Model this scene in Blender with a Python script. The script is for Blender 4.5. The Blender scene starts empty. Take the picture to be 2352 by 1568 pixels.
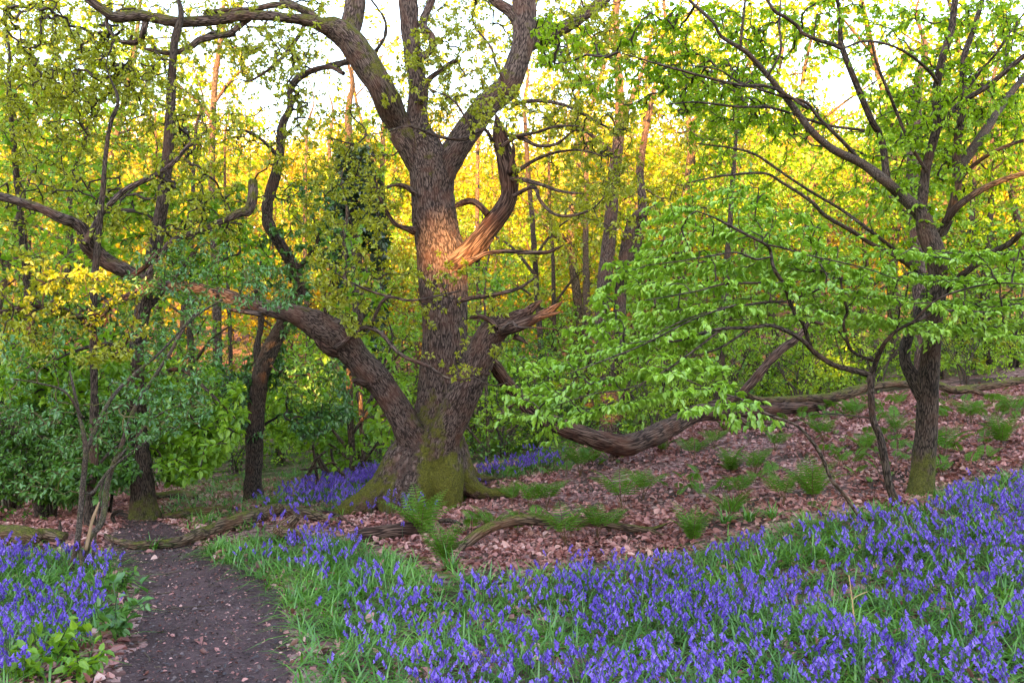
import bpy, math, random
import numpy as np
from mathutils import Vector
rng = np.random.default_rng(11)
random.seed(5)
C = bpy.context.scene.collection
pi = math.pi

# ------------------------------------------------------------------ camera maths
W, H, F, CAMZ, HOR = 2352., 1568., 1846., 1.65, 880.
PITCH = math.atan((HOR - H / 2) / F)
CP, SP = math.cos(PITCH), math.sin(PITCH)
CAM = np.array([0., 0., CAMZ])

def ray(px, py):
    a = (np.asarray(px, float) - W / 2) / F
    b = (H / 2 - np.asarray(py, float)) / F
    y = CP - b * SP
    return np.stack([a / y, np.ones_like(y), (SP + b * CP) / y], -1)

def P(px, py, D):
    return CAM + ray(px, py) * np.asarray(D, float)[..., None]

def proj(p):
    q = np.asarray(p, float) - CAM
    f = q[..., 1] * CP + q[..., 2] * SP
    u = -q[..., 1] * SP + q[..., 2] * CP
    f = np.maximum(f, 1e-3)
    return W / 2 + F * q[..., 0] / f, H / 2 - F * u / f

# ------------------------------------------------------------------ noise
def vnoise(p, seed=0.):
    p = np.asarray(p, float)
    i = np.floor(p); f = p - i; u = f * f * (3 - 2 * f)
    def h(dx, dy, dz):
        v = np.sin((i[..., 0] + dx) * 127.1 + (i[..., 1] + dy) * 311.7 + (i[..., 2] + dz) * 74.7 + seed * 17.3) * 43758.5453
        return v - np.floor(v)
    ux, uy, uz = u[..., 0], u[..., 1], u[..., 2]
    def l(a, b, t): return a + (b - a) * t
    return l(l(l(h(0,0,0), h(1,0,0), ux), l(h(0,1,0), h(1,1,0), ux), uy),
             l(l(h(0,0,1), h(1,0,1), ux), l(h(0,1,1), h(1,1,1), ux), uy), uz)

def fbm(p, o=4, seed=0.):
    s, a, t = 0., .5, 0.
    for k in range(o):
        s = s + a * vnoise(np.asarray(p) * 2 ** k, seed + k * 3.1); t += a; a *= .5
    return s / t

def sstep(a, b, x):
    t = np.clip((x - a) / (b - a), 0, 1)
    return t * t * (3 - 2 * t)

# ------------------------------------------------------------------ terrain
_im = [(60,1240,8.2),(0,1400,5.5),(0,1568,4.2),(240,1568,4.35),(460,1568,4.43),(673,1568,4.4),(900,1568,4.35),(1400,1568,4.3),(1900,1568,4.2),(2352,1568,4.1),
 (290,1400,5.9),(650,1400,5.8),(270,1255,8.0),(455,1255,8.0),(300,1195,9.7),(380,1200,9.5),(640,1215,8.9),(850,1250,8.3),(985,1155,10.9),(780,1180,10.5),(1160,1135,11.0),
 (900,1400,5.85),(1200,1300,7.0),(1500,1250,7.9),(1500,1400,5.9),(1800,1200,7.8),(2050,1160,8.0),(2120,1135,8.9),(2352,1040,9.6),(2352,1250,6.2),(2352,1400,5.0),
 (1430,1065,12.0),(1250,1110,11.4),(1700,980,13.2),(2000,925,14.6),(2300,905,14.6),(2352,950,12.5),(1700,1100,10.4),(1950,1050,10.8),(1100,1075,16.),(1250,1045,18.),
 (880,1105,13.2),(580,1150,12.6),(700,1115,14.5),(440,1130,15.),(520,1070,21.),(750,1055,21.),(100,1190,11.5),(0,1180,12.),(200,1120,16.),
 (600,1010,29.),(900,1000,27.),(300,1040,25.),(0,1080,20.)]
_wp = [(-8,0,.05),(8,0,.5),(0,0,0),(0,-4,0),(-12,4,.1),(13,5,.9),(-15,10,-.1),(16,10,1.6),(-60,-10,0),(-20,-10,0),(20,-10,.6),(60,-10,1),(-60,-45,0),(0,-45,0),(60,-45,0),
 (-60,-80,0),(0,-80,0),(60,-80,0),(20,18,3.0),(14,22,2.4),(-18,20,-.35),
 (-25,30,-.3),(-8,30,-.15),(6,28,.35),(14,30,2.6),(28,30,5.),(-40,45,1.2),(-12,45,1.3),(10,45,1.9),(28,45,5.2),(45,45,9),
 (-60,70,9),(-20,70,9),(15,70,9),(50,70,14),(-80,100,21),(-25,100,21),(25,100,21),(80,100,25),(-110,135,25),(-40,135,25),(40,135,25),(110,135,28),
 (-150,175,24),(-50,175,24),(50,175,24),(150,175,26),(-120,40,2),(120,40,12),(-130,90,18),(130,90,26),(-140,-40,0),(140,-40,2),(-140,-80,0),(140,-80,0)]
_cp = np.array([P(*t) for t in _im] + [np.array(t, float) for t in _wp])
def _k(r2): return np.where(r2 > 1e-12, r2 * np.log(np.maximum(r2, 1e-12)) * .5, 0.)
def _fit():
    n = len(_cp); X = _cp[:, :2] / 20.
    A = np.zeros((n + 3, n + 3))
    d = X[:, None] - X[None]
    A[:n, :n] = _k((d ** 2).sum(-1)) + np.eye(n) * .002
    A[:n, n] = 1; A[:n, n + 1:] = X; A[n, :n] = 1; A[n + 1:, :n] = X.T
    return X, np.linalg.solve(A, np.r_[_cp[:, 2], 0, 0, 0])
_X, _w = _fit()

def gz(x, y):
    x = np.asarray(x, float); y = np.asarray(y, float)
    s = x.shape; q = np.stack([x.ravel(), y.ravel()], -1) / 20.
    z = np.empty(len(q))
    for a in range(0, len(q), 20000):
        b = q[a:a + 20000]
        d2 = ((b[:, None] - _X[None]) ** 2).sum(-1)
        z[a:a + 20000] = _k(d2) @ _w[:-3] + _w[-3] + b @ _w[-2:]
    z = z.reshape(s)
    z = z + sstep(-14, -62, y) * SHADE_RIDGE
    bp = np.stack([x * 1.1, y * 1.1, x * 0], -1)
    z = z + (fbm(bp, 3, 2.) - .5) * .10 * sstep(1.5, 5, np.abs(y))
    return z
SHADE_RIDGE = 13.  # unseen rise added behind the camera, height set to shade the foreground

def hit(px, py, far=140.):
    px = np.atleast_1d(np.asarray(px, float)); py = np.atleast_1d(np.asarray(py, float))
    Ds = np.r_[np.arange(2.5, 20, .12), np.arange(20, far, .8)]
    r = ray(px, py)
    pts = CAM + r[:, None] * Ds[None, :, None]
    below = pts[..., 2] < gz(pts[..., 0], pts[..., 1])
    k = np.where(below.any(1), below.argmax(1), len(Ds) - 1); k = np.maximum(k, 1)
    lo, hi = Ds[k - 1], Ds[k]
    for _ in range(12):
        m = (lo + hi) / 2; p = CAM + r * m[:, None]
        b = p[:, 2] < gz(p[:, 0], p[:, 1])
        hi = np.where(b, m, hi); lo = np.where(b, lo, m)
    return (lo + hi) / 2

def ground_pt(px, py):
    D = hit(px, py); return P(np.atleast_1d(px), np.atleast_1d(py), D)[0]

# ------------------------------------------------------------------ mesh helpers
def mk(name, V, Q, mat, parent=None, base=None, flow=None, moss=None, smooth=True, midx=None):
    V = np.asarray(V, np.float32)
    if base is not None: V = V - np.asarray(base, np.float32)
    Q = np.asarray(Q, np.int32)
    me = bpy.data.meshes.new(name)
    me.vertices.add(len(V)); me.vertices.foreach_set('co', V.ravel())
    me.loops.add(Q.size); me.loops.foreach_set('vertex_index', Q.ravel())
    me.polygons.add(len(Q)); me.polygons.foreach_set('loop_start', np.arange(0, Q.size, Q.shape[1], dtype=np.int32))
    if smooth: me.polygons.foreach_set('use_smooth', np.ones(len(Q), bool))
    for m in (mat if isinstance(mat, (list, tuple)) else [mat]): me.materials.append(m)
    if midx is not None: me.polygons.foreach_set('material_index', np.asarray(midx, np.int32))
    if flow is not None:
        a = me.attributes.new('flow', 'FLOAT_VECTOR', 'POINT'); a.data.foreach_set('vector', np.asarray(flow, np.float32).ravel())
    if moss is not None:
        a = me.attributes.new('moss', 'FLOAT', 'POINT'); a.data.foreach_set('value', np.asarray(moss, np.float32))
    me.update(calc_edges=True)
    o = bpy.data.objects.new(name, me); C.objects.link(o)
    if parent is not None: o.parent = parent
    return o

def tag(o, label, cat, group=None):
    o['label'] = label; o['category'] = cat
    if group: o['group'] = group
    return o

def thing(name, label, cat, base, group=None):
    o = bpy.data.objects.new(name, None); C.objects.link(o)
    o.location = [float(v) for v in base]; o.empty_display_size = .2
    return tag(o, label, cat, group)

def kind(o, k): o['kind'] = k; return o

def blended(name, tubes, voxel, its, mat, parent, base, moss, fiss=.012, fscale=(11., 1.8), seed=0.):
    """several tubes joined into one continuous surface, with the bark relief laid on afterwards."""
    from mathutils import kdtree
    V, Q, Fl, n = [], [], [], 0
    for v, q, f in tubes: V.append(v); Q.append(q + n); Fl.append(f); n += len(v)
    V, Q, Fl = np.concatenate(V), np.concatenate(Q), np.concatenate(Fl)
    o = mk('tmp', V, Q, M[mat])
    m = o.modifiers.new('r', 'REMESH'); m.mode = 'VOXEL'; m.voxel_size = voxel
    m = o.modifiers.new('s', 'SMOOTH'); m.iterations = its; m.factor = .5
    dg = bpy.context.evaluated_depsgraph_get(); me = bpy.data.meshes.new_from_object(o.evaluated_get(dg))
    nv = len(me.vertices); co = np.empty(nv * 3); me.vertices.foreach_get('co', co); co = co.reshape(-1, 3)
    no = np.empty(nv * 3); me.vertices.foreach_get('normal', no); no = no.reshape(-1, 3)
    q = np.array([list(p.vertices) for p in me.polygons if len(p.vertices) == 4])
    kd = kdtree.KDTree(len(V))
    for i, v in enumerate(V): kd.insert(v, i)
    kd.balance()
    near = [kd.find_n(c, 4) for c in co]
    fl = np.array([sum((Fl[i] / (d + .01) for _, i, d in nn), np.zeros(3)) / sum(1 / (d + .01) for _, i, d in nn) if np.ptp([Fl[i][2] for _, i, d in nn]) < .3 and np.ptp([Fl[i][0] for _, i, d in nn]) < .3 else Fl[nn[0][1]] for nn in near])
    g = fl * np.array([fscale[0], fscale[0], fscale[1]]); g = g + (fbm(fl * 5, 2, seed + 4)[..., None] - .5) * 1.2
    rid = np.abs(fbm(g, 3, seed + 9) - .5) * 2
    co = co + no * (fiss * (np.clip(rid * 3, 0, 1) - .6) + .05 * (fbm(co * 2.6, 3, seed) - .5))[:, None]
    bpy.data.objects.remove(o); bpy.data.meshes.remove(me)
    return mk(name, co, q, M[mat], parent, base, fl, moss(co))

def copy_tree(o, parent=None):
    c = o.copy(); C.objects.link(c); c.parent = parent
    for ch in o.children: copy_tree(ch, c)
    return c

class MB:
    def __init__(s): s.V, s.Q, s.Fl, s.Mo, s.n = [], [], [], [], 0
    def add(s, V, Q, fl=None, mo=0.):
        V = np.asarray(V).reshape(-1, 3)
        s.V.append(V); s.Q.append(np.asarray(Q) + s.n); s.n += len(V)
        s.Fl.append(np.zeros_like(V) if fl is None else np.asarray(fl).reshape(-1, 3))
        s.Mo.append(np.full(len(V), mo) if np.isscalar(mo) else np.asarray(mo).ravel()); return s
    def build(s, name, mat, parent=None, base=None):
        return mk(name, np.concatenate(s.V), np.concatenate(s.Q), mat, parent, base, np.concatenate(s.Fl), np.concatenate(s.Mo))

def nrmz(v): return v / np.maximum(np.linalg.norm(v, axis=-1, keepdims=True), 1e-9)

def smooth_path(pts, step):
    """Catmull-Rom through the rows of pts (any columns), resampled evenly along the first three."""
    p = np.asarray(pts, float)
    if len(p) > 2:
        e = np.vstack([2 * p[0] - p[1], p, 2 * p[-1] - p[-2]])
        out = []
        for i in range(len(p) - 1):
            t = np.linspace(0, 1, 10, endpoint=False)[:, None]
            a, b, c, d = e[i], e[i + 1], e[i + 2], e[i + 3]
            out.append(.5 * (2 * b + (c - a) * t + (2 * a - 5 * b + 4 * c - d) * t ** 2 + (3 * b - a - 3 * c + d) * t ** 3))
        p = np.vstack(out + [p[-1:]])
    s = np.r_[0, np.cumsum(np.linalg.norm(np.diff(p[:, :3], axis=0), axis=1))]
    n = max(3, int(s[-1] / step) + 1)
    u = np.linspace(0, s[-1], n)
    return np.stack([np.interp(u, s, p[:, k]) for k in range(p.shape[1])], -1)

def trace(pts, D, D1=None, step=.06, wob=0.):
    """pts rows (px, py, width px[, depth]) -> rows (x, y, z, radius)."""
    n = len(pts); rows = []
    for i, t in enumerate(pts):
        d = t[3] if len(t) > 3 else (D if D1 is None else D + (D1 - D) * i / max(1, n - 1))
        q = P(t[0], t[1], d + (wob * rng.normal() if 0 < i < n - 1 else 0))
        rows.append([*q, t[2] * .5 * d / F])
    return smooth_path(rows, step)

def lay(pts, step=.06, sink=.35):
    """like trace but each point lies on the ground."""
    rows = []
    for px, py, w in pts:
        d = hit(px, py + w * .45 + 5)[0]
        q = P(px, py, d); rows.append([*q, w * .55 * d / F])
    rows = smooth_path(rows, step)
    return rows

def tube(path, n=8, lump=0., lscale=3., fiss=0., fscale=(9., 1.6), flare=None, seed=0., sq=1.):
    """a bark tube along path rows (x,y,z,r): (V, Q, flow)."""
    p = path[:, :3]; r = path[:, 3]
    t = nrmz(np.gradient(p, axis=0))
    ch = nrmz(p[-1] - p[0])
    ref = np.array([0, 1., 0]) if abs(ch[1]) < .75 else np.array([1., 0, 0])
    N = nrmz(ref - (t @ ref)[:, None] * t); B = np.cross(t, N)
    a = np.linspace(0, 2 * pi, n, endpoint=False)
    ca, sa = np.cos(a), np.sin(a)
    s = np.r_[0, np.cumsum(np.linalg.norm(np.diff(p, axis=0), axis=1))]
    rm = np.maximum(r, .35 * r.max())
    flow = np.stack([rm[:, None] * ca[None], rm[:, None] * sa[None], np.repeat(s[:, None], n, 1)], -1) + seed * 3.7
    R = np.repeat(r[:, None], n, 1)
    if flare is not None: R = R * flare(s[:, None], a[None])
    if lump: R = R * (1 + lump * 2 * (fbm(flow * lscale, 3, seed) - .5))
    if fiss:
        q = flow * np.array([fscale[0], fscale[0], fscale[1]])
        q = q + (fbm(flow * 5, 2, seed + 4)[..., None] - .5) * 1.2
        rid = np.abs(fbm(q, 3, seed + 9) - .5) * 2
        R = R + fiss * (np.clip(rid * 3, 0, 1) - .6)
    V = p[:, None] + (ca[None, :, None] * N[:, None] + sa[None, :, None] * B[:, None]) * R[..., None]
    m = len(p)
    i = np.arange(m - 1)[:, None] * n; j = np.arange(n)[None]; k = (j + 1) % n
    Q = np.stack([i + j, i + k, i + n + k, i + n + j], -1).reshape(-1, 4)
    V = V.reshape(-1, 3); flow = flow.reshape(-1, 3)
    # closing rings
    for ring, c in ((0, p[0]), (m - 1, p[-1])):
        b = len(V)
        V = np.vstack([V, c + (V[ring * n:ring * n + n] - c) * .02]); flow = np.vstack([flow, flow[ring * n:ring * n + n] * np.array([.1, .1, 1])])
        jj = np.arange(n); kk = (jj + 1) % n
        q = np.stack([ring * n + kk, ring * n + jj, b + jj, b + kk], -1) if ring == 0 else np.stack([ring * n + jj, ring * n + kk, b + kk, b + jj], -1)
        Q = np.vstack([Q, q])
    return V, Q, flow

def twig_tubes(TP, TR, n=3):
    """(T,K,3),(T,K) -> batch of thin tubes."""
    T, K, _ = TP.shape
    t = nrmz(np.gradient(TP, axis=1))
    ch = nrmz(TP[:, -1] - TP[:, 0])
    ref = np.where((np.abs(ch[:, 2]) < .8)[:, None], np.array([0, 0, 1.]), np.array([1., 0, 0]))
    N = nrmz(ref[:, None] - (t * ref[:, None]).sum(-1, keepdims=True) * t); B = np.cross(t, N)
    a = np.linspace(0, 2 * pi, n, endpoint=False)
    off = np.cos(a)[None, None, :, None] * N[:, :, None] + np.sin(a)[None, None, :, None] * B[:, :, None]
    V = TP[:, :, None] + off * TR[:, :, None, None]
    fl = np.zeros((T, K, n, 3)); fl[..., 0] = np.cos(a) * .02 + np.arange(T)[:, None, None] * .37; fl[..., 1] = np.sin(a) * .02
    fl[..., 2] = np.arange(K)[None, :, None] * .05
    b = (np.arange(T) * K * n)[:, None, None]; i = (np.arange(K - 1) * n)[None, :, None]; j = np.arange(n)[None, None]; k = (j + 1) % n
    Q = np.stack([b + i + j, b + i + k, b + i + n + k, b + i + n + j], -1).reshape(-1, 4)
    return V.reshape(-1, 3), Q, fl.reshape(-1, 3)

def fill(nodes0, T, K=5, crook=.16, sag=0., r0=.0035, rexp=.42, rmax=.03, rg=None, jit=.06):
    """grow crooked twigs from the nearest node of a skeleton to every target."""
    rg = rg or rng
    nodes0 = np.asarray(nodes0)[:, :3]
    d0 = np.empty(len(T))
    for a in range(0, len(T), 400):
        d0[a:a + 400] = ((T[a:a + 400, None] - nodes0[None]) ** 2).sum(-1).min(1)
    T = T[np.argsort(d0)]
    n = len(nodes0); N = np.empty((n + len(T) * (K - 1), 3)); N[:n] = nodes0
    own = np.full(len(N), -1); par = np.full(len(T), -1)
    out = np.empty((len(T), K, 3)); u = np.linspace(0, 1, K)[:, None]; bell = np.sin(pi * u)
    for j, t in enumerate(T):
        d = N[:n] - t; i = int(np.argmin(np.einsum('ij,ij->i', d, d))); p = N[i]; v = t - p; L = np.linalg.norm(v)
        q = p + v * u + bell * (crook * L * rg.normal(size=3)) + bell * jit * L * rg.normal(size=(K, 3))
        q[:, 2] -= sag * L * bell[:, 0]
        out[j] = q; par[j] = own[i]
        N[n:n + K - 1] = q[1:]; own[n:n + K - 1] = j; n += K - 1
    cnt = np.ones(len(T))
    for j in range(len(T) - 1, -1, -1):
        if par[j] >= 0: cnt[par[j]] += cnt[j]
    R = np.minimum(r0 * cnt ** rexp, rmax)[:, None] * np.linspace(1, .62, K)[None]
    return out, R

def rot_about(v, k, ang):
    c, s = np.cos(ang)[:, None], np.sin(ang)[:, None]
    return v * c + np.cross(k, v) * s + k * (k * v).sum(-1, keepdims=True) * (1 - c)

def leaf_mesh(p, d, nrm, L, Wd, fold=.25, droop=.3, simple=False):
    d = nrmz(d); s = nrmz(np.cross(d, nrm)); n2 = np.cross(s, d)
    L = np.broadcast_to(L, (len(p),))[:, None]; Wd = np.broadcast_to(Wd, (len(p),))[:, None]
    N = len(p); b = np.arange(N)[:, None]
    if simple:
        m = p + d * L * .5
        V = np.stack([p, m + s * Wd * .5, p + d * L - n2 * L * droop * .5, m - s * Wd * .5], 1)
        return V.reshape(-1, 3), b * 4 + np.arange(4)[None]
    tip = p + d * L - n2 * L * droop
    a1 = p + d * L * .3 - n2 * L * droop * .15; a2 = p + d * L * .7 - n2 * L * droop * .5
    up = n2 * Wd * fold
    V = np.stack([p, a1 + s * Wd * .5 + up, a2 + s * Wd * .36 + up, tip, a2 - s * Wd * .36 + up, a1 - s * Wd * .5 + up], 1)
    Q = np.stack([b * 6 + np.array([0, 1, 2, 3])[None], b * 6 + np.array([0, 3, 4, 5])[None]], 1).reshape(-1, 4)
    return V.reshape(-1, 3), Q

def twig_leaves(TP, per, L, mode, rg=None, u0=.25, wl=.6, simple=False, droop=.3):
    """leaves along twigs. mode 'spray' = flat alternate rows, 'tuft' = rosettes at the ends, 'loose' = any way."""
    rg = rg or rng
    T, K, _ = TP.shape
    idx = np.repeat(np.arange(T), per); n = len(idx)
    if mode == 'tuft':
        u = np.where(rg.random(n) < .62, 1., rg.uniform(u0, 1, n))
    else: u = rg.uniform(u0, 1., n)
    x = u * (K - 1); k = np.minimum(x.astype(int), K - 2); f = (x - k)[:, None]
    a, b = TP[idx, k], TP[idx, k + 1]
    p = a + (b - a) * f; t = nrmz(b - a)
    Z = np.array([0, 0, 1.])
    if mode == 'spray':
        side = nrmz(np.cross(t, Z) + 1e-6); sg = np.where(rg.random(n) < .5, -1., 1.)[:, None]
        d = t * rg.uniform(.25, .9, (n, 1)) + side * sg * rg.uniform(.5, 1., (n, 1)) - Z * rg.uniform(.05, .75, (n, 1))
        nr = Z + rg.normal(size=(n, 3)) * .35
    elif mode == 'tuft':
        d = rg.normal(size=(n, 3)) + t * .5 - Z * .25
        nr = Z + rg.normal(size=(n, 3)) * .7
    else:
        d = rg.normal(size=(n, 3)) + t * .6 - Z * .35
        nr = Z + rg.normal(size=(n, 3)) * .5
    L = L * rg.uniform(.6, 1.25, n)
    p = p + nrmz(d) * .01
    return leaf_mesh(p, d, nr, L, L * wl, droop=droop, simple=simple)

def in_poly(px, py, poly):
    poly = np.asarray(poly, float); r = np.zeros(len(px), bool); j = len(poly) - 1
    for i in range(len(poly)):
        xi, yi = poly[i]; xj, yj = poly[j]
        c = ((yi > py) != (yj > py)) & (px < (xj - xi) * (py - yi) / (yj - yi + 1e-9) + xi)
        r ^= c; j = i
    return r

def poly_pts(poly, n, d0, d1, rg=None, clump=0., layer=0.):
    """n world points whose picture positions fill a polygon, at depths d0..d1."""
    rg = rg or rng
    poly = np.asarray(poly, float); lo, hi = poly.min(0), poly.max(0); out = []
    while sum(map(len, out)) < n:
        q = rg.uniform(lo, hi, (n * 3, 2)); q = q[in_poly(q[:, 0], q[:, 1], poly)]
        D = rg.uniform(d0, d1, len(q)); p = P(q[:, 0], q[:, 1], D)
        if clump:
            k = fbm(p * clump, 2, 5.5); p = p[k > np.quantile(k, .42)]
        out.append(p)
    p = np.concatenate(out)[:n]
    if layer:
        ph = fbm(p * np.array([.5, .5, 0]), 2, 8.) * layer * 4 + p[:, 0] * .0
        z = p[:, 2] + ph; p[:, 2] = np.round(z / layer) * layer - ph + rg.normal(size=n) * layer * .06
    return p

# ------------------------------------------------------------------ materials
def new_mat(name):
    m = bpy.data.materials.new(name); m.use_nodes = True; nt = m.node_tree; nt.nodes.clear()
    return m, nt, nt.nodes, nt.links

def ramp(nt, stops, fac=None, interp='LINEAR'):
    r = nt.nodes.new('ShaderNodeValToRGB'); cr = r.color_ramp; cr.interpolation = interp
    while len(cr.elements) < len(stops): cr.elements.new(.5)
    for e, (p, c) in zip(cr.elements, stops): e.position = p; e.color = (*c, 1)
    if fac is not None: nt.links.new(fac, r.inputs[0])
    return r.outputs[0]

def math_n(nt, op, a, b=None, clamp=False):
    n = nt.nodes.new('ShaderNodeMath'); n.operation = op; n.use_clamp = clamp
    for i, v in enumerate((a, b)):
        if v is None: continue
        if hasattr(v, 'links'): nt.links.new(v, n.inputs[i])
        else: n.inputs[i].default_value = v
    return n.outputs[0]

def maprange(nt, v, a, b, c=0., d=1.):
    n = nt.nodes.new('ShaderNodeMapRange'); n.interpolation_type = 'SMOOTHSTEP'
    nt.links.new(v, n.inputs[0])
    for i, x in zip((1, 2, 3, 4), (a, b, c, d)): n.inputs[i].default_value = x
    return n.outputs[0]

def mixc(nt, f, a, b, mode='MIX'):
    n = nt.nodes.new('ShaderNodeMix'); n.data_type = 'RGBA'; n.blend_type = mode
    for s, v in ((0, f), (6, a), (7, b)):
        if hasattr(v, 'links'): nt.links.new(v, n.inputs[s])
        else: n.inputs[s].default_value = (*v, 1) if isinstance(v, tuple) else v
    return n.outputs[2]

def noise(nt, vec, scale, detail=4, rough=.55, dist=0.):
    n = nt.nodes.new('ShaderNodeTexNoise'); n.inputs['Scale'].default_value = scale; n.inputs['Detail'].default_value = detail
    n.inputs['Roughness'].default_value = rough; n.inputs['Distortion'].default_value = dist
    if vec is not None: nt.links.new(vec, n.inputs['Vector'])
    return n.outputs['Fac']

def pos(nt): return nt.nodes.new('ShaderNodeNewGeometry').outputs['Position']

def leaf_mat(name, stops, trans=.45, gloss=.05, clump=1.1):
    m, nt, N, Lk = new_mat(name)
    g = N.new('ShaderNodeNewGeometry')
    cl = noise(nt, g.outputs['Position'], clump, 2)
    f = math_n(nt, 'ADD', math_n(nt, 'MULTIPLY', g.outputs['Random Per Island'], .6), math_n(nt, 'MULTIPLY', maprange(nt, cl, .3, .7), .4))
    c = ramp(nt, stops, f)
    d = N.new('ShaderNodeBsdfDiffuse'); t = N.new('ShaderNodeBsdfTranslucent')
    Lk.new(c, d.inputs[0])
    tc = mixc(nt, 1., c, (1.25, 1.15, .6), 'MULTIPLY'); Lk.new(tc, t.inputs[0])
    mx = N.new('ShaderNodeMixShader'); mx.inputs[0].default_value = trans; Lk.new(d.outputs[0], mx.inputs[1]); Lk.new(t.outputs[0], mx.inputs[2])
    gl = N.new('ShaderNodeBsdfGlossy'); gl.inputs['Roughness'].default_value = .45; gl.inputs[0].default_value = (.9, .95, 1, 1)
    m2 = N.new('ShaderNodeMixShader'); m2.inputs[0].default_value = gloss; Lk.new(mx.outputs[0], m2.inputs[1]); Lk.new(gl.outputs[0], m2.inputs[2])
    o = N.new('ShaderNodeOutputMaterial'); Lk.new(m2.outputs[0], o.inputs[0])
    return m

def bark_mat(name, dark, mid, light, moss=(.10, .105, .018), mossamt=.5, scale=1., stretch=.28, bump=.6, cover=.5):
    """furrowed bark along the flow attribute; moss sits where the 'moss' attribute and up-facing sides put it."""
    m, nt, N, Lk = new_mat(name)
    at = N.new('ShaderNodeAttribute'); at.attribute_name = 'flow'
    mp = N.new('ShaderNodeMapping'); mp.inputs['Scale'].default_value = (scale, scale, scale * stretch); Lk.new(at.outputs['Vector'], mp.inputs[0])
    v = mp.outputs[0]
    n1 = noise(nt, v, 26, 6, .65, .8)
    n2 = noise(nt, at.outputs['Vector'], 3.2, 4)
    vo = N.new('ShaderNodeTexVoronoi'); vo.feature = 'DISTANCE_TO_EDGE'; vo.inputs['Scale'].default_value = 34
    wv = N.new('ShaderNodeVectorMath'); wv.operation = 'ADD'; Lk.new(v, wv.inputs[0])
    nz = N.new('ShaderNodeTexNoise'); nz.inputs['Scale'].default_value = 18; Lk.new(v, nz.inputs['Vector'])
    sc = N.new('ShaderNodeVectorMath'); sc.operation = 'SCALE'; sc.inputs['Scale'].default_value = .06; Lk.new(nz.outputs['Color'], sc.inputs[0]); Lk.new(sc.outputs[0], wv.inputs[1])
    Lk.new(wv.outputs[0], vo.inputs['Vector'])
    crack = maprange(nt, vo.outputs['Distance'], .0, .22)
    hgt = math_n(nt, 'MULTIPLY', crack, math_n(nt, 'ADD', math_n(nt, 'MULTIPLY', n1, .8), .25))
    base = ramp(nt, [(.12, dark), (.45, mid), (.8, light)], hgt)
    warm = mixc(nt, maprange(nt, n2, .45, .72, 0., .55), base, tuple(min(1, c * k) for c, k in zip(mid, (1.55, 1.05, .85))))
    dk = noise(nt, at.outputs['Vector'], 1.7, 5, .6)
    base = mixc(nt, maprange(nt, dk, .62, .72, 0., .6), warm, tuple(c * .6 for c in dark))
    g = N.new('ShaderNodeNewGeometry'); sx = N.new('ShaderNodeSeparateXYZ'); Lk.new(g.outputs['Normal'], sx.inputs[0])
    ma = N.new('ShaderNodeAttribute'); ma.attribute_name = 'moss'
    mn = noise(nt, g.outputs['Position'], 7., 5, .65)
    mf = math_n(nt, 'ADD', math_n(nt, 'ADD', math_n(nt, 'MULTIPLY', sx.outputs[2], cover), ma.outputs['Fac']), math_n(nt, 'MULTIPLY', math_n(nt, 'SUBTRACT', mn, .5), 2.4))
    mf = math_n(nt, 'MULTIPLY', maprange(nt, mf, .42, .95), mossamt, True)
    mfine = noise(nt, g.outputs['Position'], 60., 4, .7)
    mc = mixc(nt, maprange(nt, mfine, .35, .65), tuple(c * .45 for c in moss), tuple(min(1, c * 1.35) for c in moss))
    col = mixc(nt, mf, base, mc)
    b = N.new('ShaderNodeBump'); b.inputs['Strength'].default_value = bump; b.inputs['Distance'].default_value = .02
    hh = math_n(nt, 'ADD', math_n(nt, 'MULTIPLY', hgt, 1.), math_n(nt, 'MULTIPLY', mfine, math_n(nt, 'MULTIPLY', mf, .6)))
    Lk.new(hh, b.inputs['Height'])
    p = N.new('ShaderNodeBsdfPrincipled'); Lk.new(col, p.inputs['Base Color']); p.inputs['Roughness'].default_value = .9; p.inputs['Specular IOR Level'].default_value = .25
    Lk.new(b.outputs[0], p.inputs['Normal'])
    o = N.new('ShaderNodeOutputMaterial'); Lk.new(p.outputs[0], o.inputs[0])
    return m

def plain(name, c1, c2, scale=8., rough=.85):
    m, nt, N, Lk = new_mat(name)
    g = N.new('ShaderNodeNewGeometry')
    f = math_n(nt, 'ADD', math_n(nt, 'MULTIPLY', noise(nt, g.outputs['Position'], scale, 5), .6), math_n(nt, 'MULTIPLY', g.outputs['Random Per Island'], .4))
    p = N.new('ShaderNodeBsdfPrincipled'); Lk.new(ramp(nt, [(.3, c1), (.7, c2)], f), p.inputs['Base Color']); p.inputs['Roughness'].default_value = rough
    p.inputs['Specular IOR Level'].default_value = .2
    o = N.new('ShaderNodeOutputMaterial'); Lk.new(p.outputs[0], o.inputs[0]); return m

M = {}
M['oak'] = bark_mat('oak_bark', (.026, .016, .014), (.105, .066, .058), (.22, .155, .135), moss=(.105, .10, .012), mossamt=.92, scale=1.6, stretch=.15, bump=.6, cover=.5)
M['deadwood'] = bark_mat('dead_wood', (.022, .011, .009), (.105, .056, .044), (.22, .135, .11), mossamt=.75, scale=1.3, stretch=.07, bump=.7, cover=.35)
M['log'] = bark_mat('log_bark', (.03, .019, .014), (.135, .082, .055), (.23, .15, .105), moss=(.12, .12, .02), mossamt=.95, scale=1.2, stretch=.12, bump=.7, cover=.62)
M['smooth'] = bark_mat('smooth_bark', (.028, .02, .018), (.10, .072, .06), (.17, .13, .11), mossamt=.6, scale=2.2, stretch=.5, bump=.3, cover=.2)
M['dark'] = bark_mat('dark_bark', (.015, .01, .008), (.072, .048, .039), (.14, .10, .084), mossamt=.8, scale=2.0, stretch=.16, bump=.5, cover=.3)
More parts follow.
